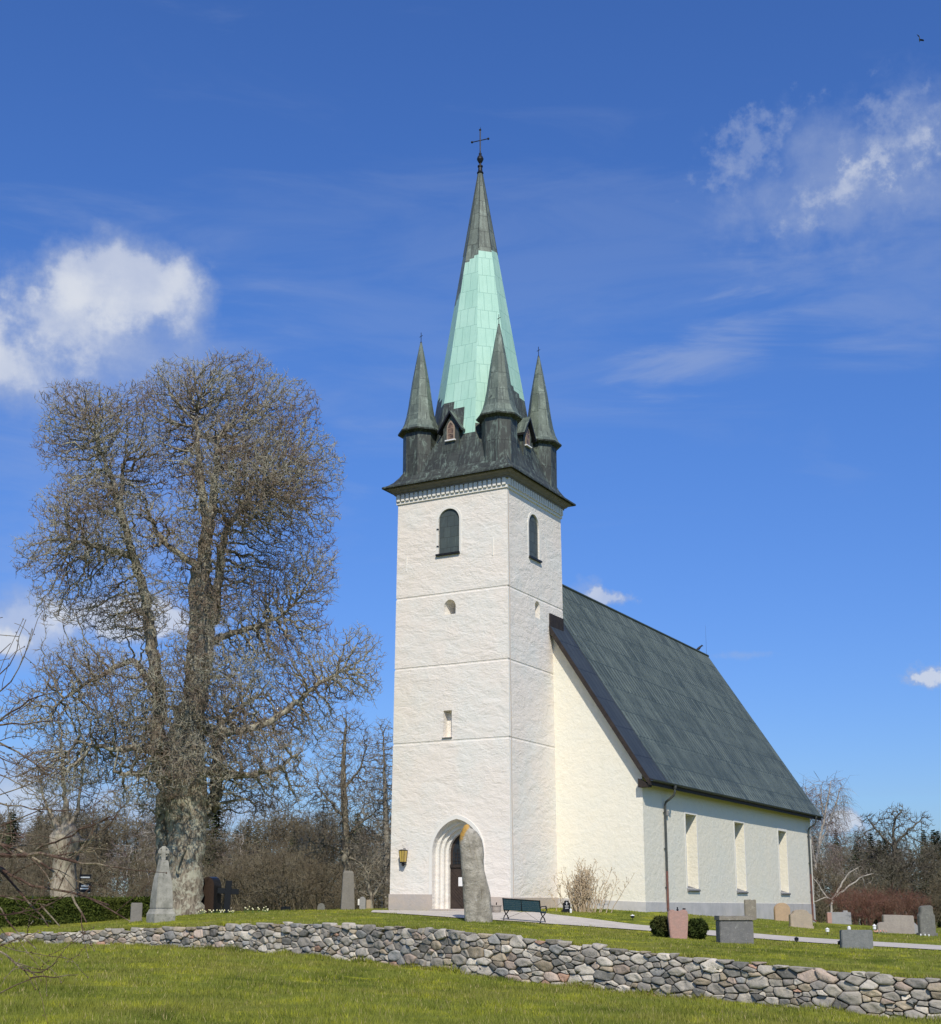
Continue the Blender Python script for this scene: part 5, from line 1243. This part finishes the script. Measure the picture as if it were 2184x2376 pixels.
# near the gable
p, W_, H_ = dims(1307, 1323, 2088, 2114, 60.0)
def blk_extra(t):
    q = MB(); y = -.062; q.box((0, y, H_*.76), (.02, .006, .13)); q.box((0, y, H_*.79), (.08, .0062, .02))
    for zz, wd in ((.55, .17), (.45, .14), (.33, .15)): q.box((0, y, H_*zz), (wd, .005, .014))
    q.build('engraving', 'paper', t)
    q = MB(); q.lathe((.16, -.16, -.02), [(.05, 0), (.055, .14), (.02, .18), (.03, .2)], 8); q.build('grave_candle', 'white_paint', t)
slab('gravestone', 'small polished black gravestone with a white cross beside the straw coloured shrub', [(-.17, 0), (.17, 0), (.155, H_*.8), (.10, H_*.83), (.10, H_*.97), (.06, H_), (-.06, H_), (-.10, H_*.97), (-.10, H_*.83), (-.155, H_*.8)], .11, 'black_granite', p, .1, base=(.44, .24, .10), extra=blk_extra, group=GR, bevel=.008)
# left of the tower
p, W_, H_ = dims(472, 504, 2033, 2114, 60.5)
o = slab('gravestone', 'large round topped black and brown polished gravestone beside the linden trunk', roundtop(.95, H_, .42), .42, 'brown_granite', p, -.72, group=GR, bevel=.01)
o.data.materials.append(MATS['black_granite']); o.data.polygons.foreach_set('material_index', [1 if abs(q.normal.y) < .6 else 0 for q in o.data.polygons])
p, W_, H_ = dims(516, 533, 2046, 2118, 60)
mb = MB(); mb.box((0, 0, H_/2-.05), (.27, .22, H_+.1)); mb.build  # upright
mb.box((-.30, 0, H_*.67), (.33, .20, .24)); mb.box((.30, 0, H_*.67), (.33, .20, .24))
o = mb.build('grave_cross', 'black_granite', None, bevel=.012); o.location = tuple(p); o.rotation_euler = (0, .06, .30); tag(o, 'slightly leaning black stone cross marking a grave right of the linden trunk', 'grave cross')
p, W_, H_ = dims(303, 328, 2093, 2138, 57)
slab('gravestone', 'narrow brown flat topped gravestone at the right end of the hedge', rect(W_, H_*.92), .25, 'dull_obelisk', p, .3, base=(W_*1.12, .3, .05), group=GR)
p, W_, H_ = dims(791, 822, 2032, 2119, 66)
mb = MB(); hw, tp = W_/2, W_*.38; mb.rings([[(-x, -x*.8, z), (x, -x*.8, z), (x, x*.8, z), (-x, x*.8, z)] for x, z in ((hw*1.05, -.15), (hw, .05), (tp, H_-.10), (tp*.8, H_))])
o = mb.build('stone_obelisk', 'dull_obelisk', None, bevel=.02); o.location = tuple(p); o.rotation_euler = (0, 0, .15); tag(o, 'plain tapering grey stone obelisk in front of the slender tree left of the tower', 'monument')
p, W_, H_ = dims(834, 848, 2090, 2119, 67)
def two_extra(t): q = MB(); q.box((-.16, .02, .36), (.14, .12, .30)); q.build('side_block', 'white_paint', t, bevel=.01)
slab('gravestone', 'small pale round topped gravestone just left of the gravel by the tower', roundtop(W_, H_, .15), .16, 'pale_grey_granite', p, .1, extra=two_extra, group=GR)
p, W_, H_ = dims(850, 860, 2096, 2118, 68)
slab('gravestone', 'small square buff gravestone nearest the left side of the tower', rect(W_, H_), .16, 'buff_limestone', p, .1, group=GR)
p, W_, H_ = dims(652, 674, 2109, 2119, 64)
slab('gravestone', 'very low black gravestone on the crest between the linden and the obelisk', rect(W_, H_), .2, 'black_granite', p, .05, group=GR)
p, W_, H_ = dims(739, 752, 2103, 2119, 66)
slab('gravestone', 'small mossy boulder gravestone left of the tall plain obelisk', roundtop(W_*1.3, H_, H_*.6), .25, 'dark_lichen_stone', p, .05, group=GR)
# ringed cross monument
p, W_, H_ = dims(343, 403, 1970, 2136, 55)
t = thing('ringed_cross_monument', 'tall mossy grey stone monument crowned by a ringed cross left of the linden trunk', 'monument', p, None, .62)
k = p[1]/F
def sqr(x, z): return [(-x, -x, z), (x, -x, z), (x, x, z), (-x, x, z)]
mb = MB(); mb.rings([sqr(.44, -.25), sqr(.44, .30), sqr(.40, .38), sqr(.37, .48), sqr(.36, .50)]); mb.build('plinth', 'mossy_monument', t, bevel=.03)
mb = MB(); mb.rings([sqr(.355, .50), sqr(.345, .9), sqr(.31, 1.4), sqr(.27, 1.75), sqr(.22, 1.95), sqr(.16, 2.42)])
o = mb.build('shaft', 'mossy_monument', t, bevel=.03)
mb = MB(); zc = 2.68
mb.box((0, 0, zc+.02), (.17, .15, .56)); mb.box((-.155, 0, zc+.06), (.14, .14, .15)); mb.box((.155, 0, zc+.06), (.14, .14, .15)); o = mb.build('cross_head', 'mossy_monument', t, bevel=.015); o.rotation_euler = (0, 0, -.45)
mb = MB(); pts = [(.19*math.cos(a), 0, zc+.06+.19*math.sin(a)) for a in np.linspace(0, math.tau, 20)]; mb.tube(pts, .035, 6); o = mb.build('ring', 'mossy_monument', t); o.rotation_euler = (0, 0, -.45)

# ------------------------------------------------------------------ standing stone before the portal
def standing_stone():
    rg = np.random.default_rng(9); b = pick(1111, 2139); k = b[1]/F
    z4 = [(575, 850), (583, 800), (594, 782), (610, 748), (625, 739), (642, 742), (655, 768), (672, 772), (700, 792), (720, 820), (735, 850), (745, 900), (750, 950), (747, 1000), (752, 1060), (762, 1100), (772, 1140), (784, 1180), (795, 1230), (798, 1280), (802, 1330), (808, 1375), (815, 1424), (760, 1428), (720, 1426), (670, 1420), (615, 1412), (610, 1330), (603, 1260), (600, 1200), (596, 1130), (592, 1070), (586, 1010), (583, 950), (578, 900)]
    P = np.array([((880+x*.32468-1111)*k, (2139-(1680+y*.32468))*k) for x, y in z4]); P[P[:, 1] < .12, 1] -= .35
    cc = np.array([P[:, 0].mean(), P[:, 1].mean()]); n = len(P); V = []; F_ = []
    def ring(sc, y, amp):
        Q = P.copy(); Q[:, 0] = Q[:, 0]-(Q[:, 0]-np.interp(Q[:, 1], [-.5, 1, 2.5, 4], [.05, .02, -.12, -.48]))*(1-sc); Q[:, 1] = cc[1]+(Q[:, 1]-cc[1])*(1-(1-sc)*.16)
        return [(q[0], y+amp*mnoise.noise((q[0]*1.7, q[1]*1.3, y*3+sc*4))+.12*(sc-1)*0, q[1]) for q in Q]
    mb = MB(); R = [ring(.72, .26, .05), ring(.96, .20, .04), ring(1.0, .04, .03), ring(.97, -.10, .05), ring(.80, -.20, .10), ring(.5, -.24, .13), ring(.2, -.26, .14)]
    mb.rings(R); o = mb.build('standing_stone', 'rune_stone_rock', None, smooth=True)
    o.location = tuple(b); tag(o, 'tall rough grey standing stone with an orange lichened tip in front of the portal', 'standing stone')
standing_stone()

# ------------------------------------------------------------------ bench, planter, small things
def bench():
    p = pick(1216, 2139); t = thing('park_bench', 'dark teal slatted bench with scrolled black iron ends seen from behind at the path', 'bench', p, None, -R_(31))
    Lb = 1.72; tilt = math.atan2((2144-2136)/F*p[1], 1.72)*1.0
    t.rotation_euler = (0, R_(3.4), -R_(31))
    for sx in (-1, 1):
        x = sx*(Lb/2-.02); m = MB()
        m.tube([(x, -.20, 0), (x, -.19, .06), (x, -.12, .18), (x, -.02, .255), (x, -.10, .34), (x, -.19, .44), (x, -.25, .62), (x, -.31, .86)], .024, 6)
        m.tube([(x, .24, 0), (x, .22, .07), (x, .13, .19), (x, .02, .255), (x, .12, .33), (x, .24, .42)], .024, 6)
        m.tube([(x, -.02, .255), (x, .02, .255)], .03, 6); m.tube([(x, -.2, .42), (x, .05, .40), (x, .25, .43)], .022, 6)
        m.tube([(x, -.24, .60), (x, -.12, .655), (x, .08, .65), (x, .24, .66), (x, .30, .60), (x, .29, .50), (x, .22, .44)], .022, 6)
        m.tube([(x, .30, .60), (x, .24, .56), (x, .20, .60), (x, .24, .63)], .016, 5)
        m.tube([(x, -.10, .46), (x, .0, .52), (x, .08, .48), (x, .05, .44)], .013, 5)
        m.box((x, -.20, .012), (.05, .10, .024)); m.box((x, .24, .012), (.05, .10, .024)); m.ball((x, -.315, .87), .03, 7, 5)
        m.build('end_frame', 'black_iron', t)
    for i in range(6):
        f = i/5; z = .47+.37*f; y = -.215-.085*f; m = MB(); m.box((0, y, z), (Lb, .028, .071), 0, ax=((1, 0, 0), (0, .97, .24), (0, -.24, .97))); m.build('back_slat', 'bench_slat', t, bevel=.006)
    m = MB(); m.tube([(-Lb/2, -.315, .87), (Lb/2, -.315, .87)], .02, 6); m.build('top_rail', 'black_iron', t)
    for i in range(6):
        y = -.16+.078*i; m = MB(); m.box((0, y, .435+.012*math.cos(i)), (Lb, .062, .028)); m.build('seat_slat', 'bench_slat', t, bevel=.006)
    m = MB(); m.tube([(0, -.235, .43), (0, -.27, .62), (0, -.31, .86)], .018, 5); m.build('middle_strut', 'black_iron', t)
    m = MB(); m.tube([(0, -.02, .42), (-Lb/2+.04, -.18, .05)], .006, 4); m.build('brace', 'black_iron', t); m = MB(); m.tube([(0, -.02, .42), (Lb/2-.04, -.18, .05)], .006, 4); m.build('brace', 'black_iron', t)
bench()
p = pick(1152, 2118.5); p[1] += 0; mb = MB(); mb.lathe((0, 0, 0), [(.12, 0), (.17, .02), (.20, .12), (.205, .26), (.235, .30), (.235, .34), (.20, .34), (.19, .30)], 14)
t = thing('planter', 'round stone planter standing on the gravel between the standing stone and the bench', 'planter', p); mb.build('pot', 'beige_granite', t, smooth=False)
mb = MB(); mb.lathe((0, 0, .30), [(.185, 0), (.12, .03), (.02, .04)], 10); mb.tube([(0, 0, .33), (.01, 0, .45)], .03, 6); mb.build('soil', 'dark_wood', t)

def small_lantern(label, px, yb, Y, h, body, top, cat='grave lantern', name='grave_lantern'):
    q = at(px, yb, Y); q[2] = yz(q[0], q[1]); t = thing(name, label, cat, q)
    m = MB(); m.tube([(0, 0, -.05), (0, 0, h*.42)], .012, 5); m.build('stake', 'black_iron', t)
    m = MB(); m.lathe((0, 0, h*.40), [(.05, 0), (.075, h*.06), (.075, h*.36), (.05, h*.40)], 8); m.build('lamp_body', body, t)
    m = MB(); m.lathe((0, 0, h*.79), [(.095, 0), (.09, h*.04), (.03, h*.16), (.015, h*.21)], 8); m.build('lid', top, t)
small_lantern('small white grave lantern on the grass beyond the path, below the wide pale grey gravestone', 1921, 2174, 56, .30, 'white_paint', 'white_paint')
small_lantern('small black grave lantern standing on the lawn just in front of the path', 1849, 2192, 49, .24, 'black_iron', 'black_iron')
small_lantern('tiny white topped path lamp on the grass before the gable wall', 1468, 2127, 58, .24, 'black_iron', 'white_paint')
small_lantern('white and black grave lantern beside the small rounded beige gravestone', 2030, 2163, 62, .42, 'white_paint', 'white_paint')
small_lantern('small black grave lantern at the left foot of the smooth plain grey slab', 1950, 2202, 46.2, .24, 'black_iron', 'black_iron')
q = at(2002, 2203, 45.8); q[2] = yz(q[0], q[1])
for px, yb, Y, lab in ((2137, 2174, 60.5, 'left one of the white grave candles before the tall dark gravestone'), (2147, 2173, 60.8, 'middle one of the white grave candles before the tall dark gravestone'), (2156, 2176, 60.2, 'right one of the white grave candles before the tall dark gravestone')):
    q = at(px, yb, Y); q[2] = yz(q[0], q[1]); m = MB(); m.lathe((0, 0, -.02), [(.03, 0), (.034, .09), (.03, .11), (.01, .12)], 8); o = m.build('grave_candle', 'white_paint'); o.location = tuple(q); tag(o, lab, 'candle', 'white grave candles')
q = GS1[0]+np.array([.0, 0, GS1[1]]); m = MB(); m.lathe((0, 0, 0), [(.04, 0), (.06, .02), (.055, .10), (.02, .13)], 8); o = m.build('grave_candle', 'white_paint'); o.location = (q[0]-.22, q[1], q[2]-.003); tag(o, 'small white candle holder standing on top of the smooth plain grey slab', 'candle')
def flowers(name, label, cat, px0, px1, yb, Y, n, mats_, h=(.10, .26)):
    rg = np.random.default_rng(int(px0)); a = at(px0, yb, Y); b = at(px1, yb, Y); c = (a+b)/2; c[2] = yz(c[0], c[1]); t = thing(name, label, cat, c)
    m1, m2 = MB(), MB()
    for i in range(n):
        x = rg.uniform(-.5, .5)*(b[0]-a[0]); y = rg.normal(0, .16); hh = rg.uniform(*h)
        m1.tube([(x, y, -.04), (x+rg.normal(0, .02), y, hh*.6), (x+rg.normal(0, .04), y-.03, hh)], .006, 3)
        for _ in range(3): d = rg.normal(0, .07, 2); m1.add([(x-.008, y, 0), (x+.008, y, 0), (x+d[0], y+d[1], hh*rg.uniform(.6, 1.1))], [(0, 1, 2)])
        m2.ball((x, y-.03, hh), rg.uniform(.022, .036), 6, 4, i % len(mats_))
    m1.build('leaves', 'leaf_green', t); m2.build('blossoms', mats_, t)
flowers('daffodil_clump', 'pale yellow flower clump at the foot of the black stones by the linden', 'flowers', 462, 548, 2119, 59, 26, ['daffodil_yellow'], (.06, .17))
flowers('daffodil_clump', 'sparser pale yellow flower clump further right on the crest of the lawn', 'flowers', 568, 622, 2119, 60, 16, ['daffodil_yellow'], (.06, .26))
flowers('grave_flowers', 'pink and orange flowers in front of the small rounded beige gravestone', 'flowers', 2028, 2058, 2170, 61.5, 16, ['pink_blossom'], (.08, .18))

def dry_shrub():
    rg = np.random.default_rng(13); b = at(1352, 2113, 60.6); b[2] = yz(b[0], b[1]); m = MB()
    for i in range(88):
        a = rg.uniform(0, 6.28); r = abs(rg.normal(0, .33)); p = np.array([math.cos(a)*r*1.5, math.sin(a)*r*.55, -.05]); H = rg.uniform(.9, 2.05)*(1.12 if -.2 < p[0] < .9 else .9); lean = np.array([p[0]*.42+rg.normal(0, .15), p[1]*.3+rg.normal(0, .1)])
        pts = [p]; d = 0
        for k in range(1, 8): f = k/7; pts.append(np.array([p[0]+lean[0]*f*H*.8+rg.normal(0, .035), p[1]+lean[1]*f*H*.8+rg.normal(0, .03), H*f*(1-.08*f)]))
        m.tube(pts, list(np.linspace(.020, .008, 8)), 4)
        for k in range(2, 8):
            for _ in range(2):
                if rg.random() < .75:
                    v = np.array([rg.normal(0, .5), rg.normal(0, .35), rg.uniform(.3, 1)]); v /= np.linalg.norm(v); l = rg.uniform(.12, .34); e = pts[k]+v*l; m.tube([pts[k], (pts[k]+e)/2+rg.normal(0, .02, 3), e], [.010, .008, .006], 3); m.ball(e, rg.uniform(.016, .028), 5, 3)
                    if rg.random() < .5: q = (pts[k]+e)/2; v2 = v+rg.normal(0, .6, 3); e2 = q+v2*.12; m.tube([q, e2], [.007, .005], 3); m.ball(e2, .02, 5, 3)
    o = m.build('dry_shrub', 'straw_twig', None, fix=False); o.location = tuple(b); tag(o, 'pale straw coloured leafless shrub against the gable wall beside the small black gravestone', 'shrub')
dry_shrub()

# ------------------------------------------------------------------ hedge and sign
def hedge():
    rg = np.random.default_rng(8)
    a = at(-330, 2150, 59.5); b = at(352, 2136, 60.5); a[2] = yz(a[0], a[1]); b[2] = yz(b[0], b[1])
    d = b-a; Ln = np.hypot(d[0], d[1]); t = np.array([d[0], d[1], 0])/Ln; nrm = np.array([t[1], -t[0], 0]); dep = 1.3; ztop = .22
    def surf(n):
        s = rg.random(n)*Ln; which = rg.random(n); P = a[None]+t[None]*s[:, None]; zb = np.array([yz(q[0], q[1]) for q in P]); v = rg.random(n)
        wob = np.array([.10*mnoise.noise((q*.9, w_*2.2, 0))+.05*mnoise.noise((q*3, w_*5, 4)) for q, w_ in zip(s, v)])
        f = which < .66; tp = which >= .66
        off = np.where(f, wob, -rg.random(n)*dep); z = np.where(f, zb+(ztop-zb)*v, ztop+wob*.6)
        e = rg.random(n) < .05; s2 = np.where(e, Ln, s); P = a[None]+t[None]*s2[:, None]; off = np.where(e, -rg.random(n)*dep, off)
        return np.stack([P[:, 0]+nrm[0]*off, P[:, 1]+nrm[1]*off, z], 1)
    n = 42000; c = surf(n)-a; d1 = rg.normal(0, .032, (n, 3)); d2 = rg.normal(0, .032, (n, 3)); c += rg.normal(0, .035, (n, 3))
    T = np.stack([c-d1, c+d1, c+d2*1.7], 1).reshape(-1, 3)
    core = MB(); core.prism([(*(a+nrm*-.05-a)[:2], -.4), (*(b+nrm*-.05-a)[:2], -.4), (*(b+nrm*-.05-a)[:2], ztop-.07-a[2]), (*(a+nrm*-.05-a)[:2], ztop-.07-a[2])], tuple(-nrm*(dep-.1))); nT = len(T)
    q4 = np.array([f for f in core.f if len(f) == 4])+nT
    o = np_mesh('hedge', np.concatenate([T, np.array(core.v)]), [(3, np.arange(3*n).reshape(-1, 3)), (4, q4)], 'hedge_leaf', attrs={'tint': np.concatenate([np.repeat(rg.random(n), 3), np.zeros(len(core.v))])})
    o.location = tuple(a); tag(o, 'long low clipped evergreen hedge along the left side of the churchyard', 'hedge')
hedge()
q = at(194, 2112, 70.5); q[2] = yz(q[0], q[1]); t = thing('information_sign', 'small dark two board information sign on a post right of the pale pollarded trunk', 'sign', q, None, .1)
m = MB(); m.tube([(-.25, .03, -.2), (-.25, .03, 2.5)], .035, 6); m.build('post', 'dark_wood', t)
for z, hh in ((2.05, .22), (1.48, .46)):
    m = MB(); m.box((0, 0, z), (.60, .03, hh)); bd = m.build('board', 'black_iron', t)
    m = MB(); m.box((0, -.018, z-.04), (.46, .004, .07))
    if hh > .3: m.box((0, -.018, z+.10), (.38, .004, .09))
    m.build('pale_stripe', 'white_paint', bd)

# ------------------------------------------------------------------ birds
def bird(name, label, loc, m_, scale=1.0, perched=True, rot=(0, 0, 0)):
    t = thing(name, label, 'bird', loc); t.rotation_euler = rot; t.scale = (scale,)*3
    b = MB()
    if perched:
        b.rings([[np.array((x, r*math.cos(a)*.85, z+r*math.sin(a))) for a in np.arange(8)*math.tau/8] for x, z, r in ((-.17, .05, .012), (-.12, .08, .045), (-.03, .13, .072), (.05, .18, .070), (.10, .235, .048), (.135, .265, .048), (.165, .27, .036), (.19, .265, .012), (.225, .255, .003))])
        b.rings([[np.array((x, y*w_, z+h_)) for y, h_ in ((-1, 0), (1, 0), (1, .012), (-1, .012))] for x, z, w_ in ((-.12, .07, .03), (-.30, -.01, .035), (-.31, -.015, .03))])
        b.build('body', m_, t, smooth=True); l = MB()
        for y in (-.025, .025): l.tube([(.0, y, .09), (.01, y, .0), (.04, y, 0)], .006, 4)
        l.build('legs', m_, t)
    else:
        b.rings([[np.array((x, r*math.cos(a), z+r*math.sin(a))) for a in np.arange(8)*math.tau/8] for x, z, r in ((-.40, .0, .02), (-.2, .0, .06), (0, .01, .09), (.18, .02, .08), (.26, .03, .055), (.33, .03, .05), (.40, .02, .02), (.46, .01, .004))]); b.build('body', 'bird_pale', t, smooth=True)
        for s in (-1, 1):
            q = MB(); q.rings([[(x0, s*y, z), (x1, s*y, z), (x1, s*y, z+.012), (x0, s*y, z+.012)] for x0, x1, y, z in ((-.12, .16, .05, .03), (-.16, .15, .35, .22), (-.22, .05, .62, .25), (-.30, -.24, .92, .12))]); q.build('wing', m_, t)
pr_ = Wd(2.25, 33.2, 16.95+.08)
bird('crow', 'small black bird perched on the nave ridge near its far end', pr_, 'bird_black', 1.45, True, (0, 0, .25))
bird('flying_bird', 'tiny pale and dark bird flying high in the upper right sky', at(2134, 92, 70), 'bird_black', .42, False, (1.1, .35, 1.3))

# ------------------------------------------------------------------ bare branches reaching in from the left, close by
def near_bush():
    rg = np.random.default_rng(17); Yb = 7.5
    b = np.array([-4.6, 7.6, float(lawn(-4.6, 7.6))-.1]); t = thing('bare_shrub', 'nearby leafless shrub whose thin reddish twigs reach in from the left edge', 'shrub', b)
    m = MB(); r1 = MB()
    def Z(x, y): return (x*.4854, 1400+y*.4854)
    lines = [  # (points in the zoomed left strip, start width px, end width px, start depth, end depth)
        ([(-500, 1330), (-180, 1235), (0, 1198), (80, 1190), (140, 1197), (260, 1205), (400, 1238), (480, 1252), (600, 1262)], 22, 3, 7.5, 7.0),
        ([(-300, 1010), (0, 1150), (110, 1188), (200, 1232), (270, 1292), (300, 1320)], 13, 4, 7.6, 7.2), ([(-500, 1150), (-100, 1215), (60, 1265), (0, 1275), (60, 1340), (200, 1352), (330, 1378), (430, 1415), (520, 1442)], 13, 6, 7.8, 7.3), ([(0, 1270), (60, 1342), (110, 1400), (190, 1490), (240, 1550)], 9, 4, 7.7, 7.5),
        ([(340, 1385), (370, 1450), (412, 1532)], 8, 4, 7.3, 7.1), ([(430, 1410), (540, 1462), (622, 1520)], 6, 3, 7.3, 7.2), ([(170, 1172), (260, 1140), (340, 1112), (430, 1070), (525, 1018)], 7, 4, 7.4, 6.9), ([(320, 1210), (380, 1190), (460, 1120), (540, 1040), (610, 950)], 5, 2, 7.3, 6.9),
        ([(-600, 760), (-200, 610), (0, 572), (100, 574), (200, 570), (300, 553)], 10, 3, 7.8, 7.4), ([(-500, 360), (-200, 560), (0, 658), (90, 720), (170, 770), (262, 812)], 10, 3, 8.0, 7.5), ([(-300, 620), (0, 432), (60, 380), (90, 330), (120, 240), (166, 118)], 6, 2, 7.7, 7.4), ([(-300, 760), (0, 560), (110, 480), (230, 420), (345, 408)], 8, 2, 7.8, 7.3), ([(-300, 480), (0, 250), (50, 196)], 5, 2, 7.8, 7.6),
        ([(-250, 560), (0, 350), (50, 300), (90, 210), (126, 78)], 5, 2, 7.7, 7.5), ([(-200, 130), (-30, 90), (12, 66)], 4, 2, 7.7, 7.6), ([(-500, 1500), (-150, 1590), (0, 1655), (70, 1720), (150, 1790), (220, 1768), (290, 1706)], 9, 2, 7.4, 6.9), ([(150, 1788), (250, 1784), (380, 1768)], 5, 2, 7.0, 6.8), ([(-200, 1930), (0, 1868), (90, 1830), (150, 1790)], 5, 3, 7.1, 7.0),
        ([(-200, 1300), (0, 1440), (60, 1560), (170, 1652)], 7, 3, 7.5, 7.2), ([(200, 1440), (245, 1500), (285, 1548)], 6, 3, 7.3, 7.2), ([(-300, 900), (0, 962), (150, 978), (250, 990), (330, 1000)], 7, 2, 7.7, 7.4), ([(-300, 700), (0, 820), (120, 870), (210, 930)], 6, 2, 7.8, 7.4), ([(-300, 1180), (0, 1060), (110, 1030), (180, 1000), (290, 930)], 6, 2, 7.4, 7.2), ([(-300, 1120), (0, 1098), (120, 1100), (280, 1120)], 5, 2, 7.6, 7.4),
        ([(-300, 640), (0, 740), (90, 780), (200, 790), (330, 800)], 5, 2, 7.8, 7.5), ([(-300, 1030), (0, 912), (110, 890), (230, 830), (300, 780)], 5, 2, 7.6, 7.3), ([(-200, 1500), (0, 1480), (100, 1500), (260, 1430)], 6, 2, 7.4, 7.2), ([(-200, 1700), (0, 1650), (90, 1600), (200, 1560)], 4, 2, 7.2, 7.0), ([(-200, 1400), (0, 1390), (110, 1420), (220, 1430), (300, 1395)], 5, 2, 7.5, 7.2)]
    def grow(p, d, l, w_, lev):
        pts = [p]; q = p
        n = 4
        for k in range(n):
            d = d+rg.normal(0, .16, 3); d[1] *= .7; d /= np.linalg.norm(d); q = q+d*l/n; pts.append(q)
        m.tube(pts, list(np.linspace(w_, max(w_*.5, .0016), n+1)), 4)
        if rg.random() < .8: m.ball(q, .0042, 5, 3, sc=(1, 1, 1.4))
        for k in range(1, n):
            if rg.random() < .6: m.ball(pts[k]+rg.normal(0, .004, 3), .0040, 5, 3)
        if lev: 
            for k in range(1, n+1):
                if rg.random() < .55: v = d+rg.normal(0, .6, 3); v[1] *= .5; v[2] += .15; grow(pts[k], v/np.linalg.norm(v), l*rg.uniform(.35, .7), w_*.6, lev-1)
    for pts, w0, w1, d0, d1 in lines:
        n = len(pts); raw = [at(*Z(*q), d0+(d1-d0)*i/(n-1)) for i, q in enumerate(pts)]
        Q, rd = smooth_line(raw, [(w0+(w1-w0)*i/(n-1))*.4854*7.4/F*.5*1.5 for i in range(n)], .09); Q = Q+rg.normal(0, .0045, Q.shape)
        m.tube(Q, list(rd), 6)
        for i in range(2, len(Q)-1):
            if at(0, 1500, 7)[0]-1.2 < Q[i][0] and rg.random() < .42:
                d = Q[i]-Q[i-1]; d /= np.linalg.norm(d)+1e-9; v = d*.8+rg.normal(0, .55, 3); v[1] *= .5; v[2] += .12; grow(Q[i], v/np.linalg.norm(v), rg.uniform(.10, .38), max(.0022, rd[i]*.5), 1 if rg.random() < .5 else 0)
    # stems outside the frame carrying them
    for i, (pts, w0, w1, d0, d1) in enumerate(lines):
        s = at(*Z(*pts[0]), d0)
        if pts[0][0] < -100:
            r1.tube([b+np.array([(i % 5-2)*.09, (i % 3-1)*.1, .02]), b*.45+s*.55+np.array([-.25, 0, -.1]), s], [.035, .022, max(.004, w0*.4854*7.4/F*.5)], 6)
    v0 = np.array(m.v)-b; m.v = [tuple(x) for x in v0]; v1 = np.array(r1.v)-b; r1.v = [tuple(x) for x in v1]
    m.build('twigs', 'near_twig', t, fix=False); r1.build('stems', 'near_twig', t, fix=False)
near_bush()
